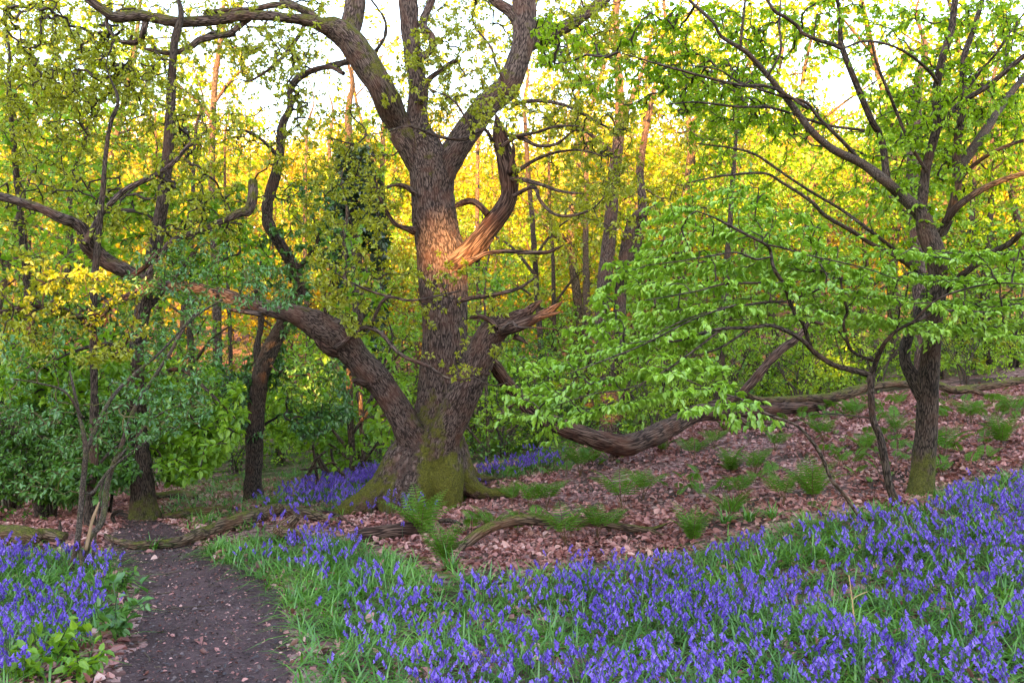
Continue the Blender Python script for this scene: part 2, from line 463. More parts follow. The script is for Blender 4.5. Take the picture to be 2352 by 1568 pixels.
M['far'] = bark_mat('pale_bark', (.026, .016, .012), (.105, .072, .055), (.18, .125, .095), mossamt=.5, scale=1., stretch=.3, bump=.3, cover=.2)
M['twig'] = plain('twig_bark', (.055, .036, .028), (.16, .115, .085))
M['twigdark'] = plain('dark_twig_bark', (.025, .018, .015), (.075, .05, .04))
M['mosstwig'] = plain('mossy_twig_bark', (.07, .05, .025), (.16, .13, .05))
M['oakleaf'] = leaf_mat('young_oak_leaf', [(.0, (.24, .29, .015)), (.5, (.38, .42, .03)), (1., (.52, .50, .05))], .5)
M['beech'] = leaf_mat('beech_leaf', [(.0, (.19, .40, .03)), (.5, (.31, .56, .055)), (1., (.44, .68, .11))], .36, .07)
M['beech2'] = leaf_mat('hornbeam_leaf', [(.0, (.17, .34, .014)), (.5, (.29, .49, .025)), (1., (.42, .60, .05))], .5, .04)
M['elder'] = leaf_mat('elder_leaf', [(.0, (.035, .13, .022)), (.5, (.07, .22, .035)), (1., (.14, .34, .065))], .3, .07)
M['midleaf'] = leaf_mat('maple_leaf', [(.0, (.10, .26, .018)), (.5, (.20, .41, .03)), (1., (.34, .54, .06))], .45, .04)
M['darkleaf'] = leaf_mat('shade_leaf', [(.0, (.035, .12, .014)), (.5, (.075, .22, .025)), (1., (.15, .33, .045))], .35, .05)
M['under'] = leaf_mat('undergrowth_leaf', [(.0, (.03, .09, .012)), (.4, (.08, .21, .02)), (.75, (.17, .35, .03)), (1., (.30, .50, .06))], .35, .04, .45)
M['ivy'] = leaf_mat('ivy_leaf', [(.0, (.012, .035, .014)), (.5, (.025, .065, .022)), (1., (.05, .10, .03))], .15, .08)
M['farleaf'] = leaf_mat('far_leaf', [(.0, (.19, .16, .015)), (.5, (.35, .27, .02)), (1., (.50, .36, .03))], .45, .02, .12)
M['fern'] = leaf_mat('fern_frond', [(.0, (.05, .16, .012)), (.5, (.10, .27, .022)), (1., (.17, .36, .04))], .4, .03)
M['fernstem'] = plain('fern_stem', (.09, .045, .03), (.17, .10, .05))
M['blade'] = leaf_mat('bluebell_blade', [(.0, (.035, .15, .010)), (.5, (.08, .27, .018)), (1., (.19, .42, .04))], .3, .08, 2.)
M['bell'] = leaf_mat('bluebell_petal', [(.0, (.075, .028, .36)), (.5, (.18, .08, .66)), (1., (.42, .26, .92))], .3, .04, 3.)
M['stem'] = plain('bluebell_stem', (.05, .10, .03), (.09, .12, .08))
M['litter'] = leaf_mat('fallen_leaf', [(.0, (.08, .028, .026)), (.28, (.28, .10, .09)), (.65, (.53, .22, .20)), (1., (.76, .46, .42))], .1, .05, 2.)
M['crumb'] = leaf_mat('leaf_crumb', [(.0, (.02, .012, .014)), (.5, (.085, .052, .055)), (1., (.20, .125, .12))], .05, .05, 3.)
M['straw'] = plain('dry_straw', (.45, .26, .12), (.6, .4, .2))
M['pale'] = plain('split_wood', (.35, .2, .12), (.5, .33, .22))

def ground_mat():
    m, nt, N, Lk = new_mat('woodland_floor')
    p = pos(nt)
    vo = N.new('ShaderNodeTexVoronoi'); vo.inputs['Scale'].default_value = 17; vo.inputs['Randomness'].default_value = 1
    w = N.new('ShaderNodeVectorMath'); w.operation = 'ADD'; Lk.new(p, w.inputs[0])
    nz = N.new('ShaderNodeTexNoise'); nz.inputs['Scale'].default_value = 14; Lk.new(p, nz.inputs['Vector'])
    sc = N.new('ShaderNodeVectorMath'); sc.operation = 'SCALE'; sc.inputs['Scale'].default_value = .07; Lk.new(nz.outputs['Color'], sc.inputs[0]); Lk.new(sc.outputs[0], w.inputs[1])
    Lk.new(w.outputs[0], vo.inputs['Vector'])
    sep = N.new('ShaderNodeSeparateColor'); Lk.new(vo.outputs['Color'], sep.inputs[0])
    lc = ramp(nt, [(.0, (.06, .028, .024)), (.4, (.20, .09, .085)), (.75, (.36, .18, .17)), (1., (.50, .31, .28))], sep.outputs[0])
    soil = ramp(nt, [(.3, (.03, .018, .014)), (.7, (.10, .058, .048))], noise(nt, p, 9, 6, .7))
    f = maprange(nt, noise(nt, p, 1.3, 4), .36, .52)
    c = mixc(nt, f, soil, lc)
    gr = ramp(nt, [(.3, (.03, .055, .015)), (.7, (.09, .13, .035))], noise(nt, p, 5, 6, .7))
    sx = N.new('ShaderNodeSeparateXYZ'); Lk.new(p, sx.inputs[0])
    far = math_n(nt, 'MULTIPLY', maprange(nt, math_n(nt, 'SUBTRACT', sx.outputs[1], math_n(nt, 'MULTIPLY', sx.outputs[0], .5)), 12.5, 17.), maprange(nt, noise(nt, p, .5, 4), .38, .6), True)
    c = mixc(nt, math_n(nt, 'MULTIPLY', far, .85), c, gr)
    b = N.new('ShaderNodeBump'); b.inputs['Strength'].default_value = .8; b.inputs['Distance'].default_value = .03
    Lk.new(math_n(nt, 'ADD', vo.outputs['Distance'], noise(nt, p, 30, 4)), b.inputs['Height'])
    s = N.new('ShaderNodeBsdfPrincipled'); Lk.new(c, s.inputs['Base Color']); s.inputs['Roughness'].default_value = .9; s.inputs['Specular IOR Level'].default_value = .2
    Lk.new(b.outputs[0], s.inputs['Normal'])
    o = N.new('ShaderNodeOutputMaterial'); Lk.new(s.outputs[0], o.inputs[0]); return m

def path_mat():
    m, nt, N, Lk = new_mat('trodden_earth')
    p = pos(nt)
    n1 = noise(nt, p, 2.1, 5, .6, .4); n2 = noise(nt, p, 42, 6, .8, .6); n3 = noise(nt, p, 13, 7, .75, 1.)
    c = ramp(nt, [(.3, (.034, .017, .019)), (.52, (.115, .06, .066)), (.72, (.20, .112, .115))], math_n(nt, 'ADD', math_n(nt, 'MULTIPLY', n1, .5), math_n(nt, 'MULTIPLY', n3, .5)))
    c = mixc(nt, maprange(nt, n2, .55, .66, 0., .85), c, (.30, .195, .185))
    c = mixc(nt, maprange(nt, n2, .42, .3, 0., .8), c, (.02, .012, .014))
    b = N.new('ShaderNodeBump'); b.inputs['Strength'].default_value = .9; b.inputs['Distance'].default_value = .025
    Lk.new(math_n(nt, 'ADD', n2, n3), b.inputs['Height'])
    s = N.new('ShaderNodeBsdfPrincipled'); Lk.new(c, s.inputs['Base Color']); s.inputs['Roughness'].default_value = .8; s.inputs['Specular IOR Level'].default_value = .3
    Lk.new(b.outputs[0], s.inputs['Normal'])
    o = N.new('ShaderNodeOutputMaterial'); Lk.new(s.outputs[0], o.inputs[0]); return m
M['ground'] = ground_mat(); M['path'] = path_mat()

#@@GROUND
# ------------------------------------------------------------------ ground and path
def grid_axis(lo, hi, c, fine, growth):
    a = [c]; st = fine
    while a[-1] < hi:
        a.append(a[-1] + st)
        if a[-1] > c + fine * 90: st *= growth
    b = [c]; st = fine
    while b[-1] > lo:
        b.append(b[-1] - st)
        if b[-1] < c - fine * 90: st *= growth
    return np.array(b[:0:-1] + a)
gx = grid_axis(-150, 150, 1.0, .13, 1.045); gy = grid_axis(-85, 178, 9.5, .12, 1.04)
GX, GY = np.meshgrid(gx, gy); GZ = gz(GX, GY)
nx, ny = len(gx), len(gy)
ii = (np.arange(ny - 1)[:, None] * nx + np.arange(nx - 1)[None]).reshape(-1)
kind(mk('ground', np.stack([GX, GY, GZ], -1).reshape(-1, 3), np.stack([ii, ii + 1, ii + nx + 1, ii + nx], -1), M['ground']), 'structure')

PL = [(205,1700),(240,1568),(272,1511),(296,1426),(285,1358),(262,1300),(247,1266),(245,1235),(262,1215),(285,1200),(262,1190),(230,1180)]
PR = [(672,1700),(673,1568),(676,1477),(656,1375),(595,1314),(510,1280),(455,1259),(442,1232),(410,1210),(370,1198),(330,1186),(280,1172)]
def edge(E):
    e = np.array(E, float); q = P(e[:, 0], e[:, 1], hit(e[:, 0], e[:, 1])); return smooth_path(q, .08)
el, er = edge(PL), edge(PR)
m_ = 150
rs = lambda e: np.stack([np.interp(np.linspace(0, 1, m_), np.linspace(0, 1, len(e)), e[:, k]) for k in range(3)], -1)
el, er = rs(el), rs(er)
el[:, 0] += (fbm(el * 3, 3, 1.) - .5) * .25; er[:, 0] += (fbm(er * 3, 3, 2.) - .5) * .25
u = np.linspace(0, 1, 26)[None, :, None]
pv = el[:, None] * (1 - u) + er[:, None] * u
pv[..., 2] = gz(pv[..., 0], pv[..., 1]) + .012 * np.minimum(1, 6 * np.minimum(u[..., 0], 1 - u[..., 0])) - .004
ii = (np.arange(m_ - 1)[:, None] * 26 + np.arange(25)[None]).reshape(-1)
kind(mk('path', pv.reshape(-1, 3), np.stack([ii, ii + 1, ii + 27, ii + 26], -1), M['path']), 'structure')
PATH_POLY = PL + PR[::-1]

#@@OAK
# ------------------------------------------------------------------ the old oak
OD = 10.9
ob = ground_pt(985, 1150)
def bark_part(name, path, n, parent, base, mat='oak', lump=.10, fiss=0., moss=0., seed=0., lscale=3., flare=None, fscale=(9., 1.6)):
    V, Q, fl = tube(path, n, lump, lscale, fiss, flare=flare, seed=seed, fscale=fscale)
    mo = np.full(len(V), moss) if not callable(moss) else moss(V)
    return mk(name, V, Q, M[mat], parent, base, fl, mo)

oak = thing('oak_tree', 'huge old oak with broken lower limbs and mossy flared roots beside the path', 'tree', ob)
oak_nodes = []
def oak_limb(name, pts, D, D1=None, w=0., n=20, fiss=.012, moss=0., mat='oak', seed=0., lump=.12, step=.05, parent=None):
    t = trace(pts, D, D1, step, w); oak_nodes.append(t[::3])
    return bark_part(name, t, n, parent or oak, ob, mat, lump, fiss, moss, seed)

def trunk_flare(s, a):
    # s from the root collar up; lobes at the foot
    k = np.exp(-s / .42)
    lob = .30 * np.cos(3 * a + 1.1) + .22 * np.cos(5 * a - .6) + .12 * np.cos(8 * a)
    return 1 + k * (.10 + .30 * lob)
tp = [(985,1185,168),(984,1120,162),(988,1050,140),(1000,985,124),(1012,930,114),(1017,860,106),(1020,790,104),(1021,700,106),(1016,600,116),(1003,530,105),(994,450,101),(992,400,102),(978,350,84),(958,300,66),(958,250,50),(960,200,44),(953,150,42),(943,80,42),(936,0,44),(930,-90,40),(926,-220,34)]
tt = trace(tp, OD, step=.03); oak_nodes.append(tt[::6])
LL = trace([(1000,1110,70),(970,1040,76),(940,990,70),(908,930,64),(866,870,66),(824,827,62),(783,780,74),(748,757,68),(713,738,58),(680,724,48),(645,714,42),(578,698,34),(510,677,30),(450,662,27),(408,655,26),(340,652,30),(296,626,36),(252,604,38),(222,580,36),(204,560,38),(190,525,28),(165,509,24),(146,503,24),(85,476,20),(0,452,20),(-80,440,16)], 10.72, 8.6, .03)
RL = trace([(1000,1100,84),(1018,1010,84),(1046,946,76),(1077,878,76),(1104,812,70),(1126,770,64),(1150,748,54),(1172,736,44)], 10.62, 10.1, .03)
ROOTS = [([(960,990,60),(928,1055,84),(893,1108,80),(850,1142,64),(805,1168,48),(765,1190,22)], 10.75, 10.2), ([(965,1010,80),(938,1090,96),(908,1150,78),(892,1186,40)], 10.7, 10.3), ([(975,1030,90),(960,1110,96),(952,1178,64)], 10.65, 10.35),
         ([(1015,1030,84),(1026,1110,80),(1036,1160,52),(1044,1184,20)], 10.62, 10.3), ([(1035,1010,70),(1060,1085,60),(1086,1120,42),(1125,1134,28),(1165,1131,24),(1192,1138,10)], 10.8, 10.8), ([(1045,1020,50),(1070,1075,40),(1095,1095,22),(1140,1100,8)], 11.1, 11.6)]
def oak_moss(V):
    px, py = proj(V)
    up = V[:, 2] - ob[2]
    low = .85 * sstep(1.05, .1, up)
    mid = .66 * np.exp(-((px - 1003) / 58.) ** 2) * sstep(2.1, 1.2, up)
    bare = -1.1 * np.exp(-((px - 935) / 26.) ** 2 - ((py - 1105) / 62.) ** 2)
    fork = .5 * np.exp(-((px - 992) / 30.) ** 2 - ((py - 372) / 40.) ** 2)
    return low + mid + bare + fork - .05
iL = int(np.argmin(np.abs(proj(LL[:, :3])[0] - 868))); iR = int(np.argmin(np.abs(proj(RL[:, :3])[1] - 850)))
sh = lambda r: r * np.r_[np.ones(3), .97]
tubes_ = [tube(tt, 60, .08, 2.2, 0., flare=trunk_flare, seed=1.), tube(sh(LL[:iL + 4]), 30, .08, seed=18.), tube(sh(RL[:iR + 4]), 34, .08, seed=26.)] + [tube(trace(r, a, b, .04), 26, .12, seed=50. + k) for k, (r, a, b) in enumerate(ROOTS)]
blended('trunk', tubes_, .022, 10, 'oak', oak, ob, oak_moss, .016, seed=1.)
oak_nodes += [LL[::6], RL[::6]]
ML = lambda V: .45 + 0 * V[:, 0]
oak_limb('limb', [(985,420,60,10.9),(950,345,66,10.85),(914,289,64,10.8),(880,211,62),(850,160,64),(822,119,66),(795,85,64),(765,66,56),(745,60,40),(700,47,26),(620,38,23),(560,36,24),(493,46,24),(408,51,24),(326,36,24),(265,40,23),(238,22,22),(206,0,20),(170,-40,16)], 10.6, 9.6, 0, 24, .014, lambda V: .5 * sstep(14, 0, V[:, 0] * 0), seed=2.)
oak_limb('limb', [(790,95,46,10.6),(806,60,50),(815,20,50),(818,-30,46),(812,-120,40)], 10.6, 10.7, moss=.5, seed=3.)
oak_limb('limb', [(1000,440,60),(1022,384,64),(1050,340,62),(1084,289,60),(1122,238,60),(1165,200,60),(1190,140,52),(1207,70,54),(1203,0,58),(1196,-100,52)], 10.8, 11.4, moss=.22, n=28, seed=4.)
oak_limb('limb', [(1200,110,40),(1237,90,36),(1288,68,33),(1356,25,28),(1420,-30,22)], 11.3, 11.9, moss=.4, seed=5.)
oak_limb('limb', [(1195,60,30),(1172,28,28),(1140,5,24),(1105,-30,18)], 11.3, 11.4, moss=.3, seed=5.5)
oak_limb('limb', [(965,235,18),(985,185,14),(1016,160,13),(1036,146,12),(1050,138,7)], 10.7, 10.4, moss=.1, seed=6., n=10)
oak_limb('limb', [(955,140,20),(985,120,17),(996,100,19),(986,80,20),(972,62,20),(975,40,20),(984,20,19),(994,-10,18),(1000,-60,14)], 10.7, 10.9, seed=6.5, n=12)
oak_limb('limb', [(740,62,26,10.5),(720,40,24),(690,20,20),(640,12,15),(600,18,13),(560,22,11),(500,26,14),(470,30,8)], 10.6, 10.3, moss=.5, seed=7., n=12)
oak_limb('limb', [(735,55,22),(700,26,20),(660,5,17),(610,-25,14)], 10.6, 11.2, moss=.3, seed=7.5, n=12)
for k, (pts, a, b) in enumerate([
  ([(336,44,15),(330,70,14),(324,88,14),(308,99,13),(283,97,9),(262,92,5)], 9.9, 9.8),
  ([(570,44,15),(548,62,14),(530,75,13),(495,84,12),(459,92,16),(438,108,15),(418,117,14),(391,122,12),(357,118,9),(330,110,5)], 10.1, 9.7),
  ([(700,56,11),(688,80,10),(673,102,9),(655,125,9),(629,150,8),(600,172,7),(571,187,6),(544,182,4),(524,196,3)], 10.4, 9.9),
  ([(540,80,10),(510,86,9),(488,75,8),(462,92,6)], 10.1, 10.2),
  ([(262,42,11),(250,30,10),(245,60,8),(262,85,6)], 9.8, 9.7)]):
    oak_limb('limb', pts, a, b, .04, 9, .006, .35, seed=8. + k)
# right upper snag, hollow and torn
snag = oak_limb('dead_limb', [(1035,610,52),(1062,592,50),(1092,560,48),(1130,515,44),(1160,475,42),(1172,440,42),(1170,410,43),(1160,365,40),(1150,325,38),(1145,300,30),(1139,266,7)], 10.7, 10.4, 0, 22, .016, -.2, 'deadwood', 13., .14)
oak_limb('splinter', [(1150,345,14),(1160,310,9),(1164,280,2)], 10.42, 10.38, 0, 6, .004, -.4, 'deadwood', 13.3, parent=snag)
oak_limb('splinter', [(1168,400,14),(1180,350,10),(1176,320,3)], 10.36, 10.3, 0, 6, .004, -.4, 'deadwood', 13.6, parent=snag)
oak_limb('dead_limb', [(1055,612,26),(1075,602,20),(1095,592,13),(1118,582,11),(1160,577,10),(1203,579,10),(1254,580,9),(1278,571,7),(1294,562,3)], 10.6, 9.9, .02, 9, .005, -.2, 'deadwood', 14.)
oak_limb('dead_limb', [(1090,600,16),(1112,578,11),(1124,560,7),(1134,548,3)], 10.6, 10.5, .02, 8, .005, -.2, 'deadwood', 14.5)
oak_limb('dead_limb', [(1050,692,14),(1085,684,11),(1135,677,10),(1186,664,9),(1215,648,7),(1232,634,3)], 10.6, 10.0, .02, 9, .005, .1, 'oak', 15.)
oak_limb('dead_limb', [(1120,492,17),(1102,472,16),(1084,462,15),(1062,466,16),(1046,474,10)], 10.5, 10.5, .02, 9, .006, -.1, 'deadwood', 16.)
oak_limb('dead_limb', [(955,445,14),(930,428,12),(905,425,9),(880,432,7),(850,430,4)], 10.6, 10.2, .02, 8, .004, .3, 'oak', 16.5)
oak_limb('dead_limb', [(950,530,22),(930,524,12),(905,512,10),(880,470,8),(860,430,4)], 10.6, 10.2, .02, 8, .004, -.1, 'deadwood', 17.)
# lower left limb running out over the path

bark_part('limb', LL[iL:], 34, oak, ob, 'oak', .11, .014, lambda V: .30 * sstep(-1.5, -4.5, V[:, 0]) - .12, 18.)
oak_limb('limb', [(195,560,16),(211,530,14),(238,486,13),(289,435,13),(340,411,11),(391,381,10),(425,343,9),(452,316,8),(480,300,5)], 8.9, 9.6, .03, 9, .005, 0., seed=19.)
tw_ = oak_limb('dead_limb', [(345,656,26),(318,670,24),(296,681,22),(268,690,20),(250,700,22),(236,718,22),(215,725,18),(190,727,14),(165,726,14),(143,722,18),(125,712,18),(105,706,12),(85,706,14),(50,710,12),(0,718,14),(-60,722,9)], 9.1, 8.2, .03, 12, .014, -.4, 'deadwood', 20., .16)
oak_limb('splinter', [(246,705,16),(250,722,14),(243,738,8),(238,752,2)], 8.75, 8.7, 0, 7, .006, -.4, 'deadwood', 20.5, parent=tw_)
oak_limb('dead_limb', [(300,640,16),(318,624,15),(340,606,15),(356,590,14),(368,574,10)], 9.0, 8.9, 0, 9, .008, -.4, 'deadwood', 21.)
hk = oak_limb('dead_limb', [(330,650,16),(352,612,15),(374,582,14),(391,558,14),(425,541,14),(450,532,14),(476,522,15),(500,512,15),(528,500,17),(552,488,20),(568,486,22),(577,470,22),(581,442,22),(582,416,22)], 9.1, 9.8, 0, 12, .008, lambda V: .75 * sstep(-4.2, -3.7, V[:, 0]) - .3, 'oak', 22.)
oak_limb('limb', [(745,745,15),(749,722,13),(747,695,12),(741,668,10),(737,640,6)], 10.1, 10.0, 0, 8, .004, -.2, seed=23.)
oak_limb('dead_limb', [(600,722,12),(560,716,11),(535,712,9),(518,708,4)], 9.6, 9.4, 0, 8, .004, -.3, 'oak', 24.)
oak_limb('dead_limb', [(790,810,30),(762,802,34),(738,790,26),(722,772,10)], 10.2, 10.0, 0, 12, .012, -.3, 'deadwood', 25., .2)
oak_limb('dead_limb', [(840,882,16),(822,876,15),(812,872,12)], 10.2, 10.0, 0, 9, .005, -.3, 'deadwood', 25.5)
# lower right limb, torn off at its end
rl = bark_part('broken_limb', RL[iR:], 34, oak, ob, 'oak', .10, .016, -.05, 26.)
oak_limb('splinter', [(1145,752,40),(1180,732,34),(1205,720,24),(1225,704,14),(1238,694,6),(1245,690,1)], 10.15, 9.95, 0, 12, .022, -.4, 'deadwood', 27., .22, parent=rl)
oak_limb('splinter', [(1150,758,34),(1190,748,30),(1222,735,26),(1255,718,20),(1275,706,12),(1298,686,1)], 10.05, 9.7, 0, 12, .02, -.4, 'deadwood', 28., .22, parent=rl)
oak_limb('splinter', [(1240,728,16),(1268,722,10),(1290,716,2)], 9.85, 9.65, 0, 7, .01, -.4, 'deadwood', 28.4, parent=rl)
oak_limb('splinter', [(1180,772,16),(1202,782,10),(1214,792,2)], 10.1, 10.1, 0, 7, .008, -.4, 'deadwood', 28.7, parent=rl)
oak_limb('dead_limb', [(1142,752,12),(1128,738,12),(1110,728,11),(1090,727,9),(1074,733,5)], 10., 10.05, 0, 8, .006, -.2, 'deadwood', 29.)
# thin live branches low on the oak
for k, (pts, a, b) in enumerate([
  ([(770,800,16),(800,778,13),(826,757,12),(850,752,11),(880,770,10),(905,800,10),(935,822,9),(985,842,8),(1020,865,7),(1055,872,6),(1090,868,5),(1130,885,4),(1170,878,2)], 10.0, 9.2),
  ([(852,754,9),(866,715,9),(880,690,8),(898,682,7),(940,690,6),(985,684,6),(1020,676,5),(1060,668,3)], 9.8, 9.2),
  ([(898,682,6),(860,672,6),(820,655,5),(790,640,4),(770,625,2)], 9.6, 9.3),
  ([(1150,760,9),(1175,740,8),(1190,752,6),(1230,752,4),(1280,757,2)], 9.8, 9.5),
  ([(1100,300,11),(1070,318,10),(1030,318,8),(990,308,7),(940,290,5),(880,305,4),(830,310,2)], 10.5, 9.4),
  ([(1130,325,10),(1115,298,9),(1088,305,9),(1080,290,6),(1040,230,5),(985,205,3)], 10.4, 9.6),
  ([(1150,340,11),(1185,315,10),(1230,305,8),(1280,290,7),(1330,290,4)], 10.4, 9.6),
  ([(1165,310,11),(1200,318,10),(1235,335,8),(1280,330,7),(1320,300,5),(1360,310,3)], 10.4, 9.5),
  ([(1175,410,13),(1210,415,11),(1245,425,9),(1290,440,7),(1340,445,4)], 10.4, 9.6),
  ([(1180,450,10),(1225,430,9),(1240,460,8),(1270,490,8),(1310,496,7),(1360,480,5),(1390,450,3)], 10.4, 9.4),
  ([(1178,400,11),(1225,370,9),(1270,352,7),(1330,345,5),(1390,360,3)], 10.4, 9.7),
  ([(1175,240,11),(1230,232,9),(1290,240,8),(1340,262,7),(1390,290,5),(1440,300,3)], 11.1, 10.0),
  ([(1170,210,9),(1140,150,7),(1128,110,6),(1090,60,6),(1085,30,4)], 11., 10.8),
  ([(790,170,12),(760,155,10),(730,157,9),(700,166,7)], 10.5, 10.6)]):
    oak_limb('branch', pts, a, b, .03, 7, .003, .05, seed=30. + k)
def crown(root, base, TP, TR, n, leaves, leafmat, twigmat):
    V, Q, fl = twig_tubes(TP, TR, n); V2, Q2 = leaves
    mk('crown', np.vstack([V, V2]), np.vstack([Q, Q2 + len(V)]), [M[twigmat], M[leafmat]], root, base, midx=np.r_[np.zeros(len(Q)), np.ones(len(Q2))])

def grow(root, base, nodes, targets, leafmat, twigmat, per, L, mode, K=5, crook=.16, sag=0., r0=.0035, rmax=.02, u0=.25, simple=False, wl=.6, droop=.3, jit=.06, n=3, names=('twigs', 'crown'), rexp=.42):
    TP, TR = fill(np.concatenate(nodes), targets, K, crook, sag, r0, rexp, rmax, jit=jit)
    crown(root, base, TP, TR, n, twig_leaves(TP, per, L, mode, None, u0, wl, simple, droop), leafmat, twigmat)

POLY_OAK = [([(0,0),(760,0),(740,60),(700,170),(600,200),(520,140),(420,180),(300,230),(0,260)], 850, 8.8, 12.5),
            ([(0,120),(420,170),(640,330),(640,520),(420,640),(250,560),(0,520)], 950, 8.6, 12.5),
            ([(640,180),(880,260),(930,420),(900,560),(700,560),(620,420)], 330, 9.3, 11.5),
            ([(700,560),(960,570),(960,760),(850,820),(700,640)], 170, 9., 10.),
            ([(940,560),(1100,600),(1200,780),(1060,880),(940,820)], 70, 9., 10.),
            ([(880,60),(1120,0),(1180,120),(1100,260),(960,330),(880,240)], 210, 9.6, 11.3),
            ([(1080,200),(1440,180),(1500,420),(1380,520),(1220,520),(1180,380),(1080,360)], 330, 9.3, 11.2),
            ([(0,560),(320,660),(340,800),(200,860),(0,820)], 200, 7.4, 8.6),
            ([(1200,0),(1500,0),(1480,120),(1300,220),(1210,160)], 170, 10.3, 12.),
            ([(480,20),(760,20),(800,260),(700,330),(560,300)], 150, 11., 14.), ([(950,-40),(1210,-40),(1190,180),(1060,300),(960,240)], 150, 11., 14.), ([(1180,-40),(1560,-60),(1560,120),(1240,160)], 130, 11., 14.)]
ot = np.concatenate([poly_pts(p, n, a, b, clump=.9) for p, n, a, b in POLY_OAK])
grow(oak, ob, oak_nodes, ot, 'oakleaf', 'twigdark', 14, .052, 'tuft', 6, .15, .02, .0034, .024, .45, wl=.55, jit=.06)

#@@RIGHT
# ------------------------------------------------------------------ hornbeam behind on the right (several leaders)
rb = ground_pt(2118, 1140); RD = float(rb[1])
horn = thing('hornbeam_tree', 'multi-stemmed tree forking low with a mossy foot at the edge of the bluebells', 'tree', rb)
hn = []
def limb(root, base, store, name, pts, D, D1=None, w=0., n=12, fiss=.006, moss=0., mat='smooth', seed=0., lump=.08, step=.06):
    t = trace(pts, D, D1, step, w); store.append(t[::2])
    return bark_part(name, t, n, root, base, mat, lump, fiss, moss, seed)
hm = lambda V: 1. * sstep(.75, .1, V[:, 2] - rb[2]) + .1
limb(horn, rb, hn, 'trunk', [(2112,1160,74),(2116,1125,62),(2120,1080,54),(2126,1014,49),(2129,946,46),(2132,880,44),(2137,810,42),(2143,759,40),(2150,691,38),(2153,640,40),(2148,585,46),(2132,540,42),(2118,490,30),(2104,472,24)], RD, RD, 0, 30, .014, hm, 'dark', seed=60.)
limb(horn, rb, hn, 'limb', [(2122,915,34),(2100,872,32),(2080,834,26),(2078,800,25),(2092,760,24),(2112,715,22),(2128,670,20)], RD, RD + .5, 0, 16, .006, .15, 'dark', seed=61.)
for k, (pts, a, b) in enumerate([
  ([(2124,505,34),(2100,476,30),(2065,445,25),(2032,415,23),(1981,377,20),(1913,343,18),(1862,299,16),(1821,245,15),(1777,190,13),(1736,143,12),(1709,116,11),(1658,85,9),(1638,51,8),(1590,7,7),(1560,-30,5)], 9.0, 7.6),
  ([(2038,420,18),(2025,323,16),(2001,275,15),(1971,204,14),(1940,126,13),(1930,90,11),(1930,44,10),(1920,-20,9)], 8.9, 8.4),
  ([(1932,112,9),(1905,100,9),(1879,93,9),(1842,76,8),(1834,62,8),(1800,38,8),(1777,24,8),(1755,-15,6)], 8.5, 8.0),
  ([(2115,500,24),(2127,391,21),(2144,323,21),(2154,282,20),(2151,204,18),(2164,136,17),(2185,68,16),(2196,-20,14)], 9., 8.7),
  ([(2152,300,13),(2202,241,13),(2270,197,13),(2352,129,12),(2440,60,9)], 8.9, 8.2),
  ([(2142,560,26),(2172,520,22),(2190,470,21),(2198,425,20),(2198,340,19),(2212,238,18),(2214,136,15),(2236,68,12),(2262,-20,10)], 9.1, 9.6),
  ([(2190,460,16),(2208,384,22),(2253,316,20),(2304,238,17),(2352,177,14),(2420,90,10)], 9.2, 9.9),
  ([(2145,560,20),(2168,516,18),(2202,472,17),(2270,428,15),(2352,398,12),(2440,375,9)], 9., 8.1),
  ([(2188,440,9),(2220,395,9),(2253,367,9),(2300,340,9),(2352,322,8),(2420,300,5)], 9., 8.4),
  ([(2135,650,12),(2060,590,10),(1998,558,10),(1957,531,10),(1896,496,9),(1862,462,8),(1794,418,7),(1753,398,6),(1658,404,5),(1580,420,3)], 9., 7.8),
  ([(2130,640,12),(2050,570,9),(1985,520,8),(1930,480,7),(1862,440,7),(1794,395,6),(1735,355,6),(1680,340,5),(1600,330,3)], 9.1, 8.3),
  ([(1858,250,8),(1794,211,7),(1753,197,7),(1709,197,7),(1641,183,7),(1556,160,6),(1480,138,4),(1420,120,2)], 8.2, 7.4),
  ([(1990,385,10),(1940,330,9),(1880,270,8),(1850,235,7),(1790,220,6),(1700,190,5),(1650,160,4),(1580,150,3)], 8.8, 7.7),
  ([(1985,300,7),(1890,285,6),(1780,250,6),(1690,245,5),(1600,235,4),(1530,240,2)], 8.7, 7.7),
  ([(2130,395,9),(2090,330,8),(2060,260,8),(2040,210,7),(2015,150,6),(2000,90,4)], 8.9, 8.5),
  ([(2155,190,8),(2120,150,7),(2060,110,6),(1990,95,5),(1940,110,4)], 8.8, 8.0),
  ([(2160,670,18),(2185,650,16),(2212,630,15),(2270,586,14),(2321,558,14),(2352,530,13),(2440,480,9)], 8.9, 7.8),
  ([(2150,700,11),(2200,640,11),(2260,600,10),(2340,595,8),(2420,600,5)], 8.9, 8.6),
  ([(1700,116,6),(1705,60,6),(1712,0,5)], 7.9, 7.9),
  ([(1760,180,6),(1792,120,5),(1790,60,5),(1793,0,4)], 8.0, 8.2),
  ([(2200,240,7),(2240,180,7),(2290,120,6),(2330,60,5),(2360,20,3)], 9.4, 9.2)]):
    limb(horn, rb, hn, 'limb', pts, a, b, .05, 10, .003, .12, 'dark' if k not in (0, 6) else 'smooth', 62. + k)
POLY_H = [([(1460,0),(2352,0),(2352,260),(2100,330),(1800,330),(1560,260),(1420,120)], 980, 8.3, 11.2),
          ([(1560,200),(2352,200),(2352,640),(2150,640),(1960,560),(1800,450),(1600,420)], 820, 8.4, 11.4),
          ([(1230,30),(1560,0),(1600,220),(1420,260),(1230,150)], 190, 7.6, 9.6),
          ([(2352,-60),(2500,-60),(2500,600),(2352,600)], 70, 7.5, 10.)]
ht = np.concatenate([poly_pts(p, n, a, b, clump=.8) for p, n, a, b in POLY_H])
